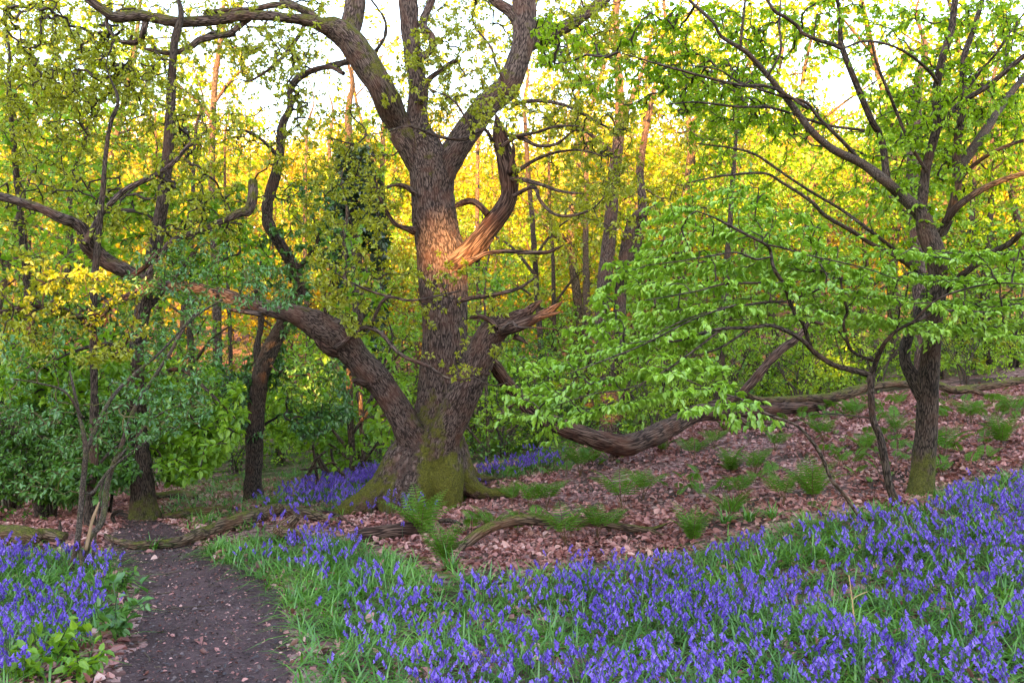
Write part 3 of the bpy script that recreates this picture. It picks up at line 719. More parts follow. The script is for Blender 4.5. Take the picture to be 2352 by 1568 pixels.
grow(horn, rb, hn, ht, 'beech2', 'twigdark', 13, .052, 'spray', 6, .1, -.02, .0036, .016, .2, wl=.6, droop=.35)

# ------------------------------------------------------------------ beech sapling in front
sb = ground_pt(2062, 1165); SD = float(sb[1])
beech = thing('beech_sapling', 'thin dark beech sapling with layered bright green leaf sprays in front of the fallen trunk', 'tree', sb)
bn = []
limb(beech, sb, bn, 'trunk', [(2066,1180,22),(2055,1150,20),(2042,1113,18),(2032,1055,17),(2022,1005,16),(2006,965,15),(2001,912,15),(2001,862,16)], SD, SD - .2, 0, 14, .002, lambda V: .7 * sstep(.35, 0., V[:, 2] - sb[2]), 'dark', 90., .06, .03)
for k, (pts, a, b) in enumerate([
  ([(2003,870,16),(1990,858,14),(1947,847,14),(1913,837,13),(1872,810,12),(1845,783,11),(1811,762,10),(1767,747,9),(1726,752,8),(1658,755,8),(1607,766,7),(1556,783,6),(1500,782,4),(1440,790,2)], 7.8, 6.4),
  ([(2001,866,15),(2011,834,12),(2025,800,11),(2039,779,10),(2066,755,8),(2110,735,8),(2160,715,7),(2230,715,5),(2300,720,3)], 7.8, 7.0),
  ([(2013,828,9),(1981,820,8),(1954,803,8),(1943,772,8),(1937,738,7),(1947,715,7),(1936,680,6),(1930,633,4)], 7.8, 7.4),
  ([(1866,805,9),(1855,779,10),(1845,742,10),(1828,725,9),(1814,691,10),(1801,654,10),(1777,616,9),(1770,579,8),(1760,562,8),(1726,545,7),(1685,523,7),(1640,500,5),(1600,485,3)], 7.6, 6.7),
  ([(1801,654,7),(1770,650,6),(1736,650,6),(1665,652,5),(1607,667,4),(1556,677,4),(1480,690,2)], 7.2, 6.5),
  ([(1807,693,6),(1760,694,6),(1709,701,5),(1641,711,4),(1560,740,3),(1500,770,2)], 7.2, 6.5),
  ([(1821,694,6),(1845,677,5),(1875,667,5),(1900,640,4),(1880,600,3)], 7.2, 7.1),
  ([(1771,590,5),(1735,595,5),(1690,580,4),(1620,590,4),(1560,600,3),(1480,610,2)], 7., 6.4),
  ([(1760,562,5),(1800,570,5),(1850,585,4),(1920,600,4),(2000,620,3),(2080,650,2)], 7., 6.9),
  ([(1928,640,5),(1880,620,4),(1860,625,3),(1810,615,2)], 7.4, 7.2),
  ([(1658,755,6),(1600,800,5),(1530,850,5),(1450,890,4),(1360,905,3),(1280,930,2)], 6.9, 6.0),
  ([(1726,752,6),(1650,800,5),(1560,830,4),(1480,880,4),(1400,930,2)], 7.1, 6.6),
  ([(1690,700,4),(1600,730,4),(1480,790,4),(1380,830,3),(1300,860,2)], 6.8, 6.0),
  ([(2090,745,5),(2150,690,5),(2230,660,5),(2310,650,4),(2400,660,3)], 7.3, 6.6),
  ([(2001,960,5),(1960,955,4),(1910,950,4),(1860,952,2)], 7.8, 7.6),
  ([(2060,760,5),(2066,720,5),(2072,700,4),(2140,695,3)], 7.5, 7.2),
  ([(1954,800,4),(1925,760,4),(1918,770,3),(1938,842,2)], 7.7, 7.4)]):
    limb(beech, sb, bn, 'limb', pts, a, b, .05, 8, .0015, .0, 'dark', 91. + k, .05, .05)
POLY_B = [([(1480,500),(1620,420),(1780,440),(1920,560),(1900,640),(1560,660),(1420,640)], 300, 6.9, 8.6),
          ([(1400,620),(1920,600),(1960,720),(1700,760),(1420,800),(1300,780)], 420, 6.8, 8.6),
          ([(1300,780),(1560,740),(1700,780),(1600,880),(1460,960),(1250,990),(1110,960),(1180,880)], 360, 6.4, 8.),
          ([(1900,580),(2180,560),(2352,600),(2420,700),(2352,760),(2100,780),(1900,760)], 420, 7.2, 9.),
          ([(2100,700),(2352,690),(2440,740),(2300,780),(2150,770)], 90, 6.8, 8.4),
          ([(2120,590),(2352,560),(2352,640),(2150,640)], 90, 6.8, 8.4)]
bt = np.concatenate([poly_pts(p, n, a, b, layer=.24) for p, n, a, b in POLY_B])
grow(beech, sb, bn, bt, 'beech', 'twigdark', 15, .058, 'spray', 6, .06, -.04, .0028, .010, .12, wl=.58, droop=.3, jit=.03)

# the arched cane rooted in the bluebells
cb = ground_pt(2001, 1210)
cane = thing('arched_sapling', 'thin leaning sapling arching up and left out of the bluebells', 'tree', cb)
cn = []
cd = float(cb[1])
limb(cane, cb, cn, 'trunk', [(2003,1216,7.9),(1985,1195,7.9),(1970,1181,7.9),(1940,1137,8.6),(1909,1100,8.6),(1889,1051,7.9),(1862,1010,7.2),(1828,976,6.5),(1760,949,5.8),(1709,919,5.8),(1641,898,5.0),(1583,874,4.3),(1540,850,2.9),(1500,840,1.4)], cd, cd - .9, 0, 10, .003, .0, 'far', 110., .06, .04)
ct = poly_pts([(1480,830),(1600,820),(1720,890),(1800,960),(1740,990),(1600,950),(1480,900)], 90, cd - 1.2, cd - .4, layer=.15)
grow(cane, cb, cn, ct, 'beech', 'twigdark', 7, .07, 'spray', 5, .08, 0., .0025, .006, .2, wl=.58)

#@@LOGS
# ------------------------------------------------------------------ fallen wood
def log(name, label, cat, rows, n=16, mat='log', moss=.2, seed=0., lump=.14, fiss=.016, extra=(), cut=False):
    base = rows[len(rows) // 2, :3].copy(); base[2] = gz(base[0], base[1])
    t = thing(name, label, cat, base)
    bark_part('stem', rows, n, t, base, mat, lump, fiss, moss, seed, 3.5, None, (14., 1.2))
    for k, (r, nm, mt, ms) in enumerate(extra):
        bark_part(nm, r, 10, t, base, mt, lump, fiss * .6, ms, seed + k + .3, 3.5, None, (14., 1.2))
    return t
log('fallen_limb', 'long thick reddish fallen limb sagging from the oak to the leafy bank', 'fallen branch',
    trace([(1118,812,24,10.4),(1133,836,28,10.5),(1152,864,30,10.7),(1186,908,32,11.),(1220,942,36,11.1),(1262,968,40,11.2),(1322,992,42,11.3),(1390,1014,44,11.4),(1441,1022,48,11.5),(1492,1003,47,11.9),(1540,980,44,12.4),(1585,955,40,12.8),(1630,946,40,13.),(1680,947,38,13.2),(1730,947,32,13.3),(1794,938,28,13.5),(1850,934,24,13.7),(1886,930,22,13.8),(1915,914,20,13.9)], 11, step=.05), 26, 'deadwood', -.15, 120., .13, .03,
    extra=[(trace([(1700,962,16,13.1),(1722,975,14,13.0),(1745,968,10,13.2),(1770,975,4,13.2)], 13), 'snag', 'deadwood', -.2),
           (trace([(1420,1034,22,11.5),(1408,1050,16,11.5),(1400,1056,8,11.4)], 13), 'snag', 'deadwood', -.2)])
log('dead_branch', 'bare forked dead branch leaning up from the fallen limb behind the sapling', 'fallen branch',
    trace([(1630,930,18),(1690,914,20),(1726,880,20),(1753,847,19),(1794,803,18),(1828,779,16),(1848,757,12),(1862,738,9),(1890,745,5)], 13.2, 13.6, step=.05), 12, 'deadwood', -.1, 125.)
log('fallen_tree', 'long thin mossy fallen trunk lying along the crest of the leafy bank', 'fallen trunk',
    trace([(1716,908,12,13.4),(1746,917,14,13.5),(1794,918,16,13.6),(1850,914,17,13.7),(1906,914,24,13.8),(1947,902,26,13.9),(1998,888,19,14.),(2049,881,17,14.1),(2100,884,17,14.2),(2151,884,18,14.2),(2190,896,18,14.2),(2236,891,18,14.2),(2287,884,17,14.2),(2352,872,16,14.2),(2420,862,12,14.2)], 14, step=.06), 14, 'log', .3, 130., .12, .012,
    extra=[(trace([(2195,898,12),(2230,896,11),(2260,905,10),(2300,912,9),(2352,912,9),(2420,910,6)], 14.0), 'bough', 'log', .3)])
log('fallen_log', 'mossy fallen log lying right across the path', 'log',
    lay([(243,1230,10),(275,1244,13),(314,1252,17),(346,1250,18),(380,1249,18),(419,1242,20),(458,1228,26),(510,1208,30),(576,1188,31),(613,1177,31),(648,1172,28),(706,1180,23),(753,1191,16),(775,1199,8)]), 18, 'log', .12, 140., .14, .016,
    extra=[(lay([(695,1186,8),(730,1177,8),(765,1179,8),(788,1191,7),(812,1207,5)]), 'bough', 'deadwood', -.2)])
log('cut_log', 'short bare barkless log lying below the oak beside the big fern', 'log',
    lay([(806,1232,24),(850,1226,30),(900,1220,31),(941,1216,30),(985,1212,22)]), 18, 'deadwood', -.15, 150., .08, .012)
log('mossy_bough', 'crooked mossy bough arching over the leaf litter in front of the bank', 'fallen branch',
    trace([(1040,1268,20,7.75),(1068,1250,27,7.85),(1098,1226,28,7.95),(1130,1210,25,8.05),(1165,1199,25,8.15),(1200,1193,25,8.2),(1250,1197,20,8.25),(1300,1199,19,8.3),(1350,1200,19,8.3),(1400,1206,17,8.3),(1450,1214,16,8.25),(1490,1216,12,8.25),(1516,1210,8,8.2),(1542,1198,4,8.1)], 8.1, step=.03), 16, 'log', .18, 160., .14, .014,
    extra=[(trace([(1490,1216,9,8.2),(1520,1228,9,8.1),(1560,1240,7,8.0)], 8), 'bough', 'log', 0.)])
log('short_stick', 'short dark dead stick on the leaf litter behind the crooked bough', 'stick',
    lay([(1008,1196,9),(1030,1194,9),(1050,1200,7),(1062,1204,4)]), 9, 'dark', 0., 165.)
log('root_stump', 'pale broken stump with a knobbly stub among bluebells by the path log', 'stump',
    trace([(640,1226,34),(655,1212,36),(668,1198,26),(678,1190,20),(683,1182,14)], 8.35, 8.3, .02), 16, 'log', -.1, 170., .25, .01,
    extra=[(trace([(640,1210,12),(650,1222,22),(676,1226,22),(694,1236,10)], 8.2), 'stub', 'log', 0.)])
log('mossy_log', 'fat rotting mossy log at the left edge beyond the bluebells', 'log',
    lay([(-60,1218,36),(0,1226,38),(39,1226,38),(70,1234,34),(92,1242,18)]), 18, 'log', .35, 180., .16, .02)
log('mossy_log', 'lumpy mossy log with an upright spike between the fat log and the bush stems', 'log',
    lay([(76,1232,26),(100,1228,34),(125,1232,30),(150,1236,20)]), 16, 'log', .35, 185., .24, .02,
    extra=[(trace([(134,1230,12),(138,1212,8),(137,1194,2)], 8.2), 'spike', 'dark', 0.)])
log('mossy_log', 'half buried mossy log behind the foot of the dark trunk by the path', 'log',
    lay([(372,1186,12),(400,1184,18),(432,1177,20),(470,1173,18),(497,1169,14),(535,1166,8)]), 14, 'log', .3, 190.)
log('mossy_log', 'yellow mossy log with a charred end in the shade between two trunks', 'log',
    lay([(340,1140,12),(365,1138,15),(393,1135,16),(425,1136,16),(450,1142,12)]), 12, 'log', .3, 195.)
log('dead_branch', 'dark upcurved dead branch at the foot of the trunk by the path', 'branch',
    trace([(250,1216,8),(262,1206,8),(258,1185,7),(266,1176,7),(280,1172,5)], 9.2, 9.1, .03), 8, 'dark', 0., 197.)

# stick den
dnb = ground_pt(735, 1120)
den = thing('stick_den', 'small wigwam of leaning dead branches in the wood behind the bluebells', 'den', dnb)
dd = float(dnb[1])
for k, pts in enumerate([[(688,1122,7),(705,1095,8),(718,1070,8),(728,1052,7),(748,1036,5)], [(730,1114,8),(726,1080,7),(722,1050,6),(718,1020,4)], [(765,1112,9),(746,1085,9),(732,1060,8),(720,1040,6)],
                         [(768,1102,8),(752,1080,8),(738,1058,7),(728,1040,5)], [(690,1078,4),(730,1074,4),(760,1062,4),(775,1066,3)], [(785,1112,7),(778,1085,6),(765,1060,6),(760,1030,5)], [(790,1108,12),(788,1092,11),(775,1075,9)]]):
    bark_part('stick', trace(pts, dd + (k % 3) * .35 - .3, None, .05), 8, den, dnb, 'dark' if k % 2 else 'far', .1, .004, 0., 200. + k)

#@@TREES
# ------------------------------------------------------------------ traced trees further back
def traced_tree(name, label, trunk, D, limbs=(), fills=(), mat='dark', n=16, moss=0., D1=None, fiss=.012, leaf='midleaf', L=.09, per=9, mode='loose', twig='twigdark', step=.08, seed=0., r0=.004, foot=True, crook=.14, flare=0., group=None):
    px, py, w = trunk[0][:3]
    b = P(px, py, D); b[2] = gz(b[0], b[1])
    t = thing(name, label, 'tree', b, group); nodes = []
    e, f_ = trunk[-1], trunk[-2]
    if e[2] > 4: trunk = list(trunk) + [(e[0] + (e[0] - f_[0]) * .5 + 12, e[1] - 70, e[2] * .62), (e[0] - 6, e[1] - 150, e[2] * .3), (e[0] + 14, e[1] - 210, 1)]
    rows = trace(trunk, D, D1, step, 0.)
    if foot: rows = np.vstack([[*(rows[0, :3] - [0, 0, .25]), rows[0, 3] * 1.25], rows])
    nodes.append(rows[::2])
    fl = (lambda s, a: 1 + flare * np.exp(-s / .3) * (.6 + .5 * np.cos(4 * a + seed))) if flare else None
    bark_part('trunk', rows, n, t, b, mat, .09, fiss, moss if not callable(moss) else moss(b), seed, 3., fl)
    for k, (pts, a, c) in enumerate(limbs):
        limb(t, b, nodes, 'limb', pts, a, c, .05, 9, fiss * .5, 0., mat, seed + k * .7)
    if fills:
        T = np.concatenate([poly_pts(p, m, a, c, clump=.7) for p, m, a, c in fills])
        grow(t, b, nodes, T, leaf, twig, per, L, mode, 5, crook, .0, r0, .03, .2)
    return t, b

footmoss = lambda b: (lambda V: .7 * sstep(.6, .05, V[:, 2] - b[2]))
traced_tree('maple_tree', 'stout dark trunk rising from mossy roots at the bend of the path', [(335,1200,74),(330,1160,58),(326,1100,50),(320,1035,44),(315,960,40),(312,860,38),(320,760,36),(340,640,34),(360,540,32),(374,459,30),(385,360,26),(392,240,22),(400,100,18)], 9.75,
  limbs=[([(316,900,14),(370,860,12),(420,850,10),(480,900,8),(540,960,4)], 9.7, 9.2), ([(318,960,12),(360,930,9),(410,930,8),(460,980,4)], 9.8, 10.3), ([(316,820,14),(260,790,10),(190,800,8),(120,830,4)], 9.7, 9.2), ([(330,720,14),(400,640,10),(460,560,8)], 9.7, 10.2)],
  fills=[([(330,830),(480,820),(560,900),(560,1000),(470,1090),(380,1110),(345,1010)], 360, 9., 11.), ([(0,760),(320,720),(320,900),(150,950),(0,930)], 260, 9., 11.), ([(200,420),(560,420),(640,620),(420,680),(220,640)], 260, 9.5, 12.)],
  moss=footmoss, leaf='midleaf', L=.095, per=8, seed=210., flare=.45)
rr = [[(322,1180,34),(296,1196,26),(270,1206,16),(250,1212,8)], [(345,1185,34),(370,1190,24),(395,1194,14),(420,1196,6)]]
traced_tree('ivy_tree', 'ivy stemmed trunk with a crooked bend standing in bluebells between path and oak', [(583,1155,52),(582,1120,42),(583,1060,38),(586,980,38),(589,920,38),(600,860,38),(622,800,36),(645,755,34),(668,710,34),(690,660,32),(672,610,28),(650,570,25),(625,530,24),(612,495,24),(622,440,24),(636,395,22),(646,340,20),(648,290,18),(666,245,15),(664,212,16),(680,187,17),(705,168,15),(750,155,13),(798,143,11),(850,130,8)], 12.4,
  limbs=[([(600,870,20),(590,800,16),(600,740,14),(590,660,12),(600,600,8)], 12.5, 12.9), ([(664,640,14),(700,600,10),(730,550,8),(720,500,5)], 12.4, 12.1), ([(640,360,10),(600,320,8),(560,300,6),(500,300,4)], 12.4, 12.0)],
  fills=[([(560,820),(620,800),(700,640),(720,660),(660,800),(640,900),(560,900)], 170, 12., 12.9), ([(540,420),(780,400),(780,600),(640,680),(540,600)], 190, 11.8, 13.5), ([(500,830),(600,880),(620,1000),(540,1010),(490,900)], 110, 11.4, 12.8), ([(640,840),(780,820),(820,960),(700,1010),(640,960)], 190, 11.4, 12.8)],
  leaf='elder', L=.075, per=8, seed=220., n=18, fiss=.03, flare=.25)
traced_tree('dark_tree', 'leaning dark trunk in the deep shade behind the left mossy logs', [(105,1195,34),(92,1160,26),(84,1110,24),(80,1040,23),(76,960,22),(72,860,21),(70,760,20),(60,620,18),(40,420,14),(20,200,10)], 11.3,
  limbs=[([(80,1050,10),(40,1000,8),(0,990,6)], 11.2, 10.8), ([(76,960,10),(130,910,8),(190,900,5)], 11.2, 10.6)],
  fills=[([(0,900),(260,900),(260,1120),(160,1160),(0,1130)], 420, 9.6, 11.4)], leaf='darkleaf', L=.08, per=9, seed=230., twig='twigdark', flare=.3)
traced_tree('dark_tree', 'slim dark trunk hidden behind the bush stems left of the path', [(206,1210,26),(208,1150,22),(214,1080,20),(216,980,19),(216,860,18),(214,740,17),(217,640,18),(230,500,14),(250,300,10)], 8.9,
  limbs=[([(212,1090,8),(250,1040,7),(290,1010,4)], 8.9, 9.3)],
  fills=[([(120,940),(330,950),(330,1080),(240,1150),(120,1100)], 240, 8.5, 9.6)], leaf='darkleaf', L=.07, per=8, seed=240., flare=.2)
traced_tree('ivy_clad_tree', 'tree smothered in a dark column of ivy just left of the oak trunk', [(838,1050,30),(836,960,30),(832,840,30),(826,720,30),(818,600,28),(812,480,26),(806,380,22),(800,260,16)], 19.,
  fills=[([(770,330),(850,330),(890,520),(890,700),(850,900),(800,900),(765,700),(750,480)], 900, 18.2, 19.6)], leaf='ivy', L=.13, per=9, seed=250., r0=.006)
traced_tree('young_maple', 'forked young tree in front of the orange trunks left of the oak', [(831,1098,17),(829,1040,15),(832,980,14),(838,950,13),(848,925,11),(862,890,9),(880,840,6)], 16.,
  limbs=[([(833,965,11),(826,930,9),(815,880,7),(800,840,5)], 16., 16.), ([(832,985,8),(780,965,6),(740,940,5),(700,925,3)], 16., 15.5), ([(835,960,7),(880,955,6),(930,945,4)], 16., 16.)],
  fills=[([(560,890),(800,860),(940,880),(960,960),(880,1000),(740,1040),(640,1030)], 380, 14.5, 17.5)], leaf='midleaf', L=.11, per=8, seed=260.)
for k, (lab, tr, D, m) in enumerate([
  ('twin orange-barked trunk standing in bluebells left of the oak', [(812,1106,20),(810,1050,17),(806,1000,16),(803,900,15),(800,760,13),(790,560,10)], 17.5, 'far'),
  ('ruddy trunk right beside the twin orange-barked one', [(835,1105,14),(836,1060,12),(832,1000,12),(828,900,11),(830,700,9)], 17.8, 'far'),
  ('broad orange-lit trunk with mossy foot deeper in the wood left of the oak', [(876,1058,34),(874,1020,28),(870,960,24),(866,880,22),(866,740,20),(876,540,16),(880,300,10)], 24., 'far'),
  ('thin glowing orange trunk seen just right of the oak foot', [(1110,1062,18),(1109,1010,16),(1107,960,15),(1106,860,14),(1100,700,12),(1096,500,10),(1100,280,7)], 25., 'far'),
  ('pole-thin pale trunk right beside the glowing orange trunk', [(1122,1060,9),(1121,1000,8),(1118,920,8),(1116,820,7),(1114,640,5)], 21., 'far'),
  ('bushy yellow-lit trunk behind the sagging middle of the fallen limb', [(1358,1000,26),(1356,960,22),(1354,900,20),(1350,780,18),(1345,560,14),(1350,300,9)], 30., 'far'),
  ('slim straight trunk crossed by the torn end of the oak limb', [(1262,1020,14),(1256,940,14),(1248,860,14),(1240,760,14),(1234,680,13),(1228,590,13),(1222,500,12),(1212,380,10),(1205,240,8)], 22., 'dark'),
  ('straight slender trunk between the slim trunk and the big twin stems', [(1286,1000,10),(1280,900,10),(1275,800,10),(1272,700,10),(1270,600,9),(1262,460,8),(1262,300,6)], 24., 'dark'),
  ('two pale thin stems close together behind the fallen limb', [(1470,1000,12),(1474,950,11),(1480,905,10),(1486,860,9),(1500,760,7),(1510,600,5)], 16., 'oak'),
  ('orange-lit broken trunk glimpsed behind the leaning dead branch', [(1880,912,14),(1882,870,12),(1878,820,11),(1872,770,9)], 20., 'far'),
  ('dark upright trunk behind the left part of the sapling sprays', [(1648,945,26),(1650,900,22),(1654,850,20),(1660,760,18),(1668,640,16),(1680,460,12),(1700,200,8)], 18., 'dark'),
  ('curved dark trunk on the slope beyond the fallen trunk at right', [(2240,848,24),(2232,815,20),(2224,770,18),(2220,700,17),(2230,560,14),(2240,360,10)], 19., 'dark'),
  ('stout trunk next to the curved one on the slope at right', [(2275,842,22),(2268,800,19),(2262,740,18),(2262,640,16),(2276,460,12),(2280,200,8)], 21., 'dark'),
  ('thick pale trunk close behind the multi-stemmed tree', [(2120,860,40),(2118,780,32),(2112,680,30),(2106,580,30),(2102,480,30),(2098,400,32),(2102,300,26),(2110,180,18)], 15.5, 'oak'),
  ('lone dark trunk through the gap left of the ivy stemmed trunk', [(440,1085,22),(440,1040,18),(446,960,16),(440,840,15),(436,700,14),(440,520,11),(450,300,7)], 20., 'dark'),
  ('faint thin trunk far back between path and ivy stemmed trunk', [(530,1060,12),(532,1000,11),(530,900,10),(528,760,9),(520,560,7),(516,330,5)], 27., 'dark'),
  ('forked grey trunk rising through the sky gap at upper left', [(500,1060,24),(500,900,22),(498,700,20),(490,500,18),(486,380,16),(490,240,14),(498,150,13),(510,80,10),(514,0,8)], 22., 'oak'),
  ('tall trunk far behind the right hand side of the snag', [(1330,1010,16),(1326,880,15),(1322,700,14),(1318,520,12),(1324,360,9),(1330,200,6)], 34., 'far'),
  ('tall trunk among golden leaves above the fallen limb', [(1590,930,18),(1588,800,16),(1584,640,14),(1588,460,12),(1596,300,9),(1600,120,6)], 30., 'far'),
  ('slim trunk far back above the stick den', [(716,1060,14),(714,960,13),(710,840,12),(704,700,11),(700,500,9),(706,300,6)], 30., 'far'),
  ('crooked trunk in the golden light left of the ivy clad tree', [(765,1040,16),(768,900,15),(764,760,14),(758,620,13),(762,480,11),(756,330,8)], 33., 'far')]):
    px, py, w = tr[0]
    D2 = float(hit(px, py)[0]); D2 = D if abs(D2 - D) > 6 else D2
    p_ = tr[-1]; q_ = tr[max(1, len(tr) - 4)]
    X, Y = q_[0], q_[1]
    fl_ = [([(X - 110, Y + 30), (X - 70, p_[1] - 40), (X + 60, p_[1] - 60), (X + 110, Y + 20), (X + 20, Y + 110)], 110, D2 - 2, D2 + 2)]
    traced_tree('woodland_tree', lab, tr, D2, fills=fl_, mat=m, n=12, seed=300. + k, leaf='midleaf' if D2 < 20 else 'oakleaf', L=.13, per=8, twig='twig', r0=.006,
                limbs=[([(q_[0], q_[1], q_[2] * .6), (q_[0] + 45, q_[1] - 60, 6), (q_[0] + 85, q_[1] - 90, 3)], D2, D2 - .6), ([(q_[0], q_[1] + 40, q_[2] * .6), (q_[0] - 50, q_[1] - 20, 6), (q_[0] - 95, q_[1] - 50, 3)], D2, D2 + .6)])
# the big twin oak to the right behind
traced_tree('twin_oak', 'big twin-stemmed oak in the middle distance behind the fallen limb', [(1404,985,56),(1402,930,44),(1396,860,38),(1386,780,34),(1382,725,32),(1387,660,34),(1395,590,33),(1400,540,31),(1405,476,29),(1411,400,28),(1420,320,25),(1424,240,22),(1420,140,17),(1415,40,12)], 18.5,
  limbs=[([(1410,960,40),(1432,922,36),(1430,820,30),(1424,740,28),(1428,640,28),(1440,560,27),(1456,510,28),(1474,490,24),(1500,480,14)], 18.7, 18.9),
         ([(1440,600,26),(1458,570,25),(1472,525,25),(1476,470,22),(1470,400,18),(1480,320,15),(1500,220,11),(1520,120,8)], 18.9, 19.4),
         ([(1422,300,14),(1450,230,12),(1480,150,9),(1500,60,6)], 18.5, 18.2), ([(1420,360,12),(1370,320,10),(1330,290,7),(1290,280,4)], 18.5, 18.)],
  fills=[([(1240,60),(1640,40),(1700,280),(1560,420),(1300,400),(1220,240)], 480, 16.5, 20.5), ([(1300,420),(1640,400),(1640,520),(1480,560),(1330,520)], 150, 17., 20.)],
  mat='oak', n=20, seed=350., leaf='oakleaf', L=.10, per=9, mode='tuft', twig='twig', r0=.006)

#@@ELDER
# ------------------------------------------------------------------ elder bush by the path
eb = ground_pt(185, 1322); ED = float(eb[1])
elder = thing('elder_bush', 'thin multi-stemmed bush with bluish green leaves rising from bluebells left of the path', 'bush', eb)
en = []
for k, (pts, a, b) in enumerate([
  ([(161,1335,14),(165,1300,13),(180,1225,13),(190,1120,12),(197,1035,11),(190,985,9),(184,963,8),(172,905,7),(160,850,5)], ED, ED - .2),
  ([(188,1345,16),(192,1320,15),(204,1239,14),(234,1198,13),(245,1120,13),(262,1062,12),(275,1035,11),(306,946,10),(340,888,9),(391,810,8),(435,738,7),(510,687,5)], ED, ED + .8),
  ([(186,1340,8),(187,1290,8),(178,1230,8)], ED - .1, ED),
  ([(197,1040,10),(238,946,9),(272,895,8),(323,847,7),(374,803,6),(459,708,4)], ED - .05, ED + .6),
  ([(190,1130,7),(214,1130,7),(250,1080,6),(300,1040,6),(360,1000,4),(420,975,3)], ED, ED + .4),
  ([(262,1062,8),(300,1020,6),(352,960,6),(420,930,4),(480,930,2)], ED + .2, ED + .7),
  ([(206,1330,6),(216,1260,6),(226,1180,5),(238,1100,5),(270,1060,4)], ED + .1, ED + .3),
  ([(190,960,6),(150,900,5),(90,880,4),(30,870,3)], ED - .1, ED - .6)]):
    limb(elder, eb, en, 'stem', pts, a, b, .03, 9, .002, .5, 'smooth', 400. + k, .06, .04)
stub = bark_part('split_stem', trace([(197,1262,7),(211,1198,7),(220,1174,6),(228,1152,2)], ED, None, .03), 7, elder, eb, 'far', .08, .002, -.5, 410.)
stub.data.materials[0] = M['pale']
POLY_E = [([(280,590),(420,540),(700,590),(730,680),(620,720),(440,700),(300,680)], 190, 6.6, 8.4),
          ([(0,760),(200,720),(460,700),(520,800),(460,960),(300,1040),(150,1040),(0,960)], 210, 5.9, 7.8),
          ([(330,880),(480,860),(480,960),(380,1020),(310,1000)], 60, 6., 7.),
          ([(0,960),(160,960),(180,1120),(100,1160),(0,1130)], 40, 6., 8.)]
et = np.concatenate([poly_pts(p, n, a, b, clump=1.) for p, n, a, b in POLY_E])
grow(elder, eb, en, et, 'elder', 'mosstwig', 9, .045, 'loose', 6, .12, -.03, .0026, .009, .3, wl=.5, droop=.3)

#@@BACK
# ------------------------------------------------------------------ shrubs and middle-distance trees (prototypes, then copies)
def proto(name, h, rad, z0, nst, nleaf, L, leaf, mat, seed, per=7, lean=.15, simple=True, tr=.05, spread=.5, mode='loose', twig='twigdark'):
    rg = np.random.default_rng(seed)
    root = bpy.data.objects.new(name, None); C.objects.link(root)
    nodes, mb = [], MB()
    for s in range(nst):
        a = rg.uniform(0, 2 * pi); k = spread if nst > 1 else lean
        hh = h * rg.uniform(.7, 1.)
        q = [[math.cos(a) * .08 * (nst > 1), math.sin(a) * .08 * (nst > 1), -.2, tr]]
        for i in range(1, 6):
            f = i / 5
            q.append([math.cos(a) * k * rad * f ** 1.3 + rg.normal() * .05 * h * .3, math.sin(a) * k * rad * f ** 1.3 + rg.normal() * .05 * h * .3, hh * f * .93, tr * (1 - .85 * f)])
        r = smooth_path(q, .12); nodes.append(r)
        mb.add(*tube(r, 8, .1, 3., seed=seed + s), 0.)
        for b in range(5 if nst == 1 else 2):
            i = int(len(r) * rg.uniform(.35, .85)); p0 = r[i]; aa = rg.uniform(0, 2 * pi); ln = rad * rg.uniform(.5, .9)
            q2 = [[*p0[:3], p0[3] * .6]]
            for j in range(1, 4): q2.append([p0[0] + math.cos(aa) * ln * j / 3 + rg.normal() * .05, p0[1] + math.sin(aa) * ln * j / 3 + rg.normal() * .05, p0[2] + ln * .5 * (j / 3) ** .8 + rg.normal() * .06, p0[3] * .6 * (1 - j / 3.3)])
            r2 = smooth_path(q2, .12); nodes.append(r2); mb.add(*tube(r2, 6, .08, 3., seed=seed + b), 0.)
    mb.build('trunk', M[mat], root)
    # uneven crown: points in random blobs inside an ellipsoid
    nb = 26; c = rg.normal(size=(nb, 3)); c = c / np.linalg.norm(c, axis=1, keepdims=True) * rg.uniform(.3, 1., (nb, 1)) ** .5
    c = c * np.array([rad, rad, (h - z0) * .5]) + np.array([0, 0, (h + z0) * .5])
    T = c[rg.integers(0, nb, nleaf // per)] + rg.normal(size=(nleaf // per, 3)) * np.array([.28, .28, .16]) * rad
    T[:, 2] = np.maximum(T[:, 2], .15)
    TP, TR = fill(np.concatenate(nodes), T, 4, .14, 0., .004, .4, .02, rg)
    crown(root, None, TP, TR, 3, twig_leaves(TP, per, L, mode, rg, .2, .65, simple, .3), leaf, twig)
    return root

def place(p, x, y, s, rz, label, cat, group=None, first=set()):
    if p.name in first: o = copy_tree(p)
    else: first.add(p.name); o = p
    o.location = (float(x), float(y), float(gz(x, y))); o.rotation_euler = (0, 0, rz); o.scale = (s, s, s)
    return tag(o, label, cat, group)

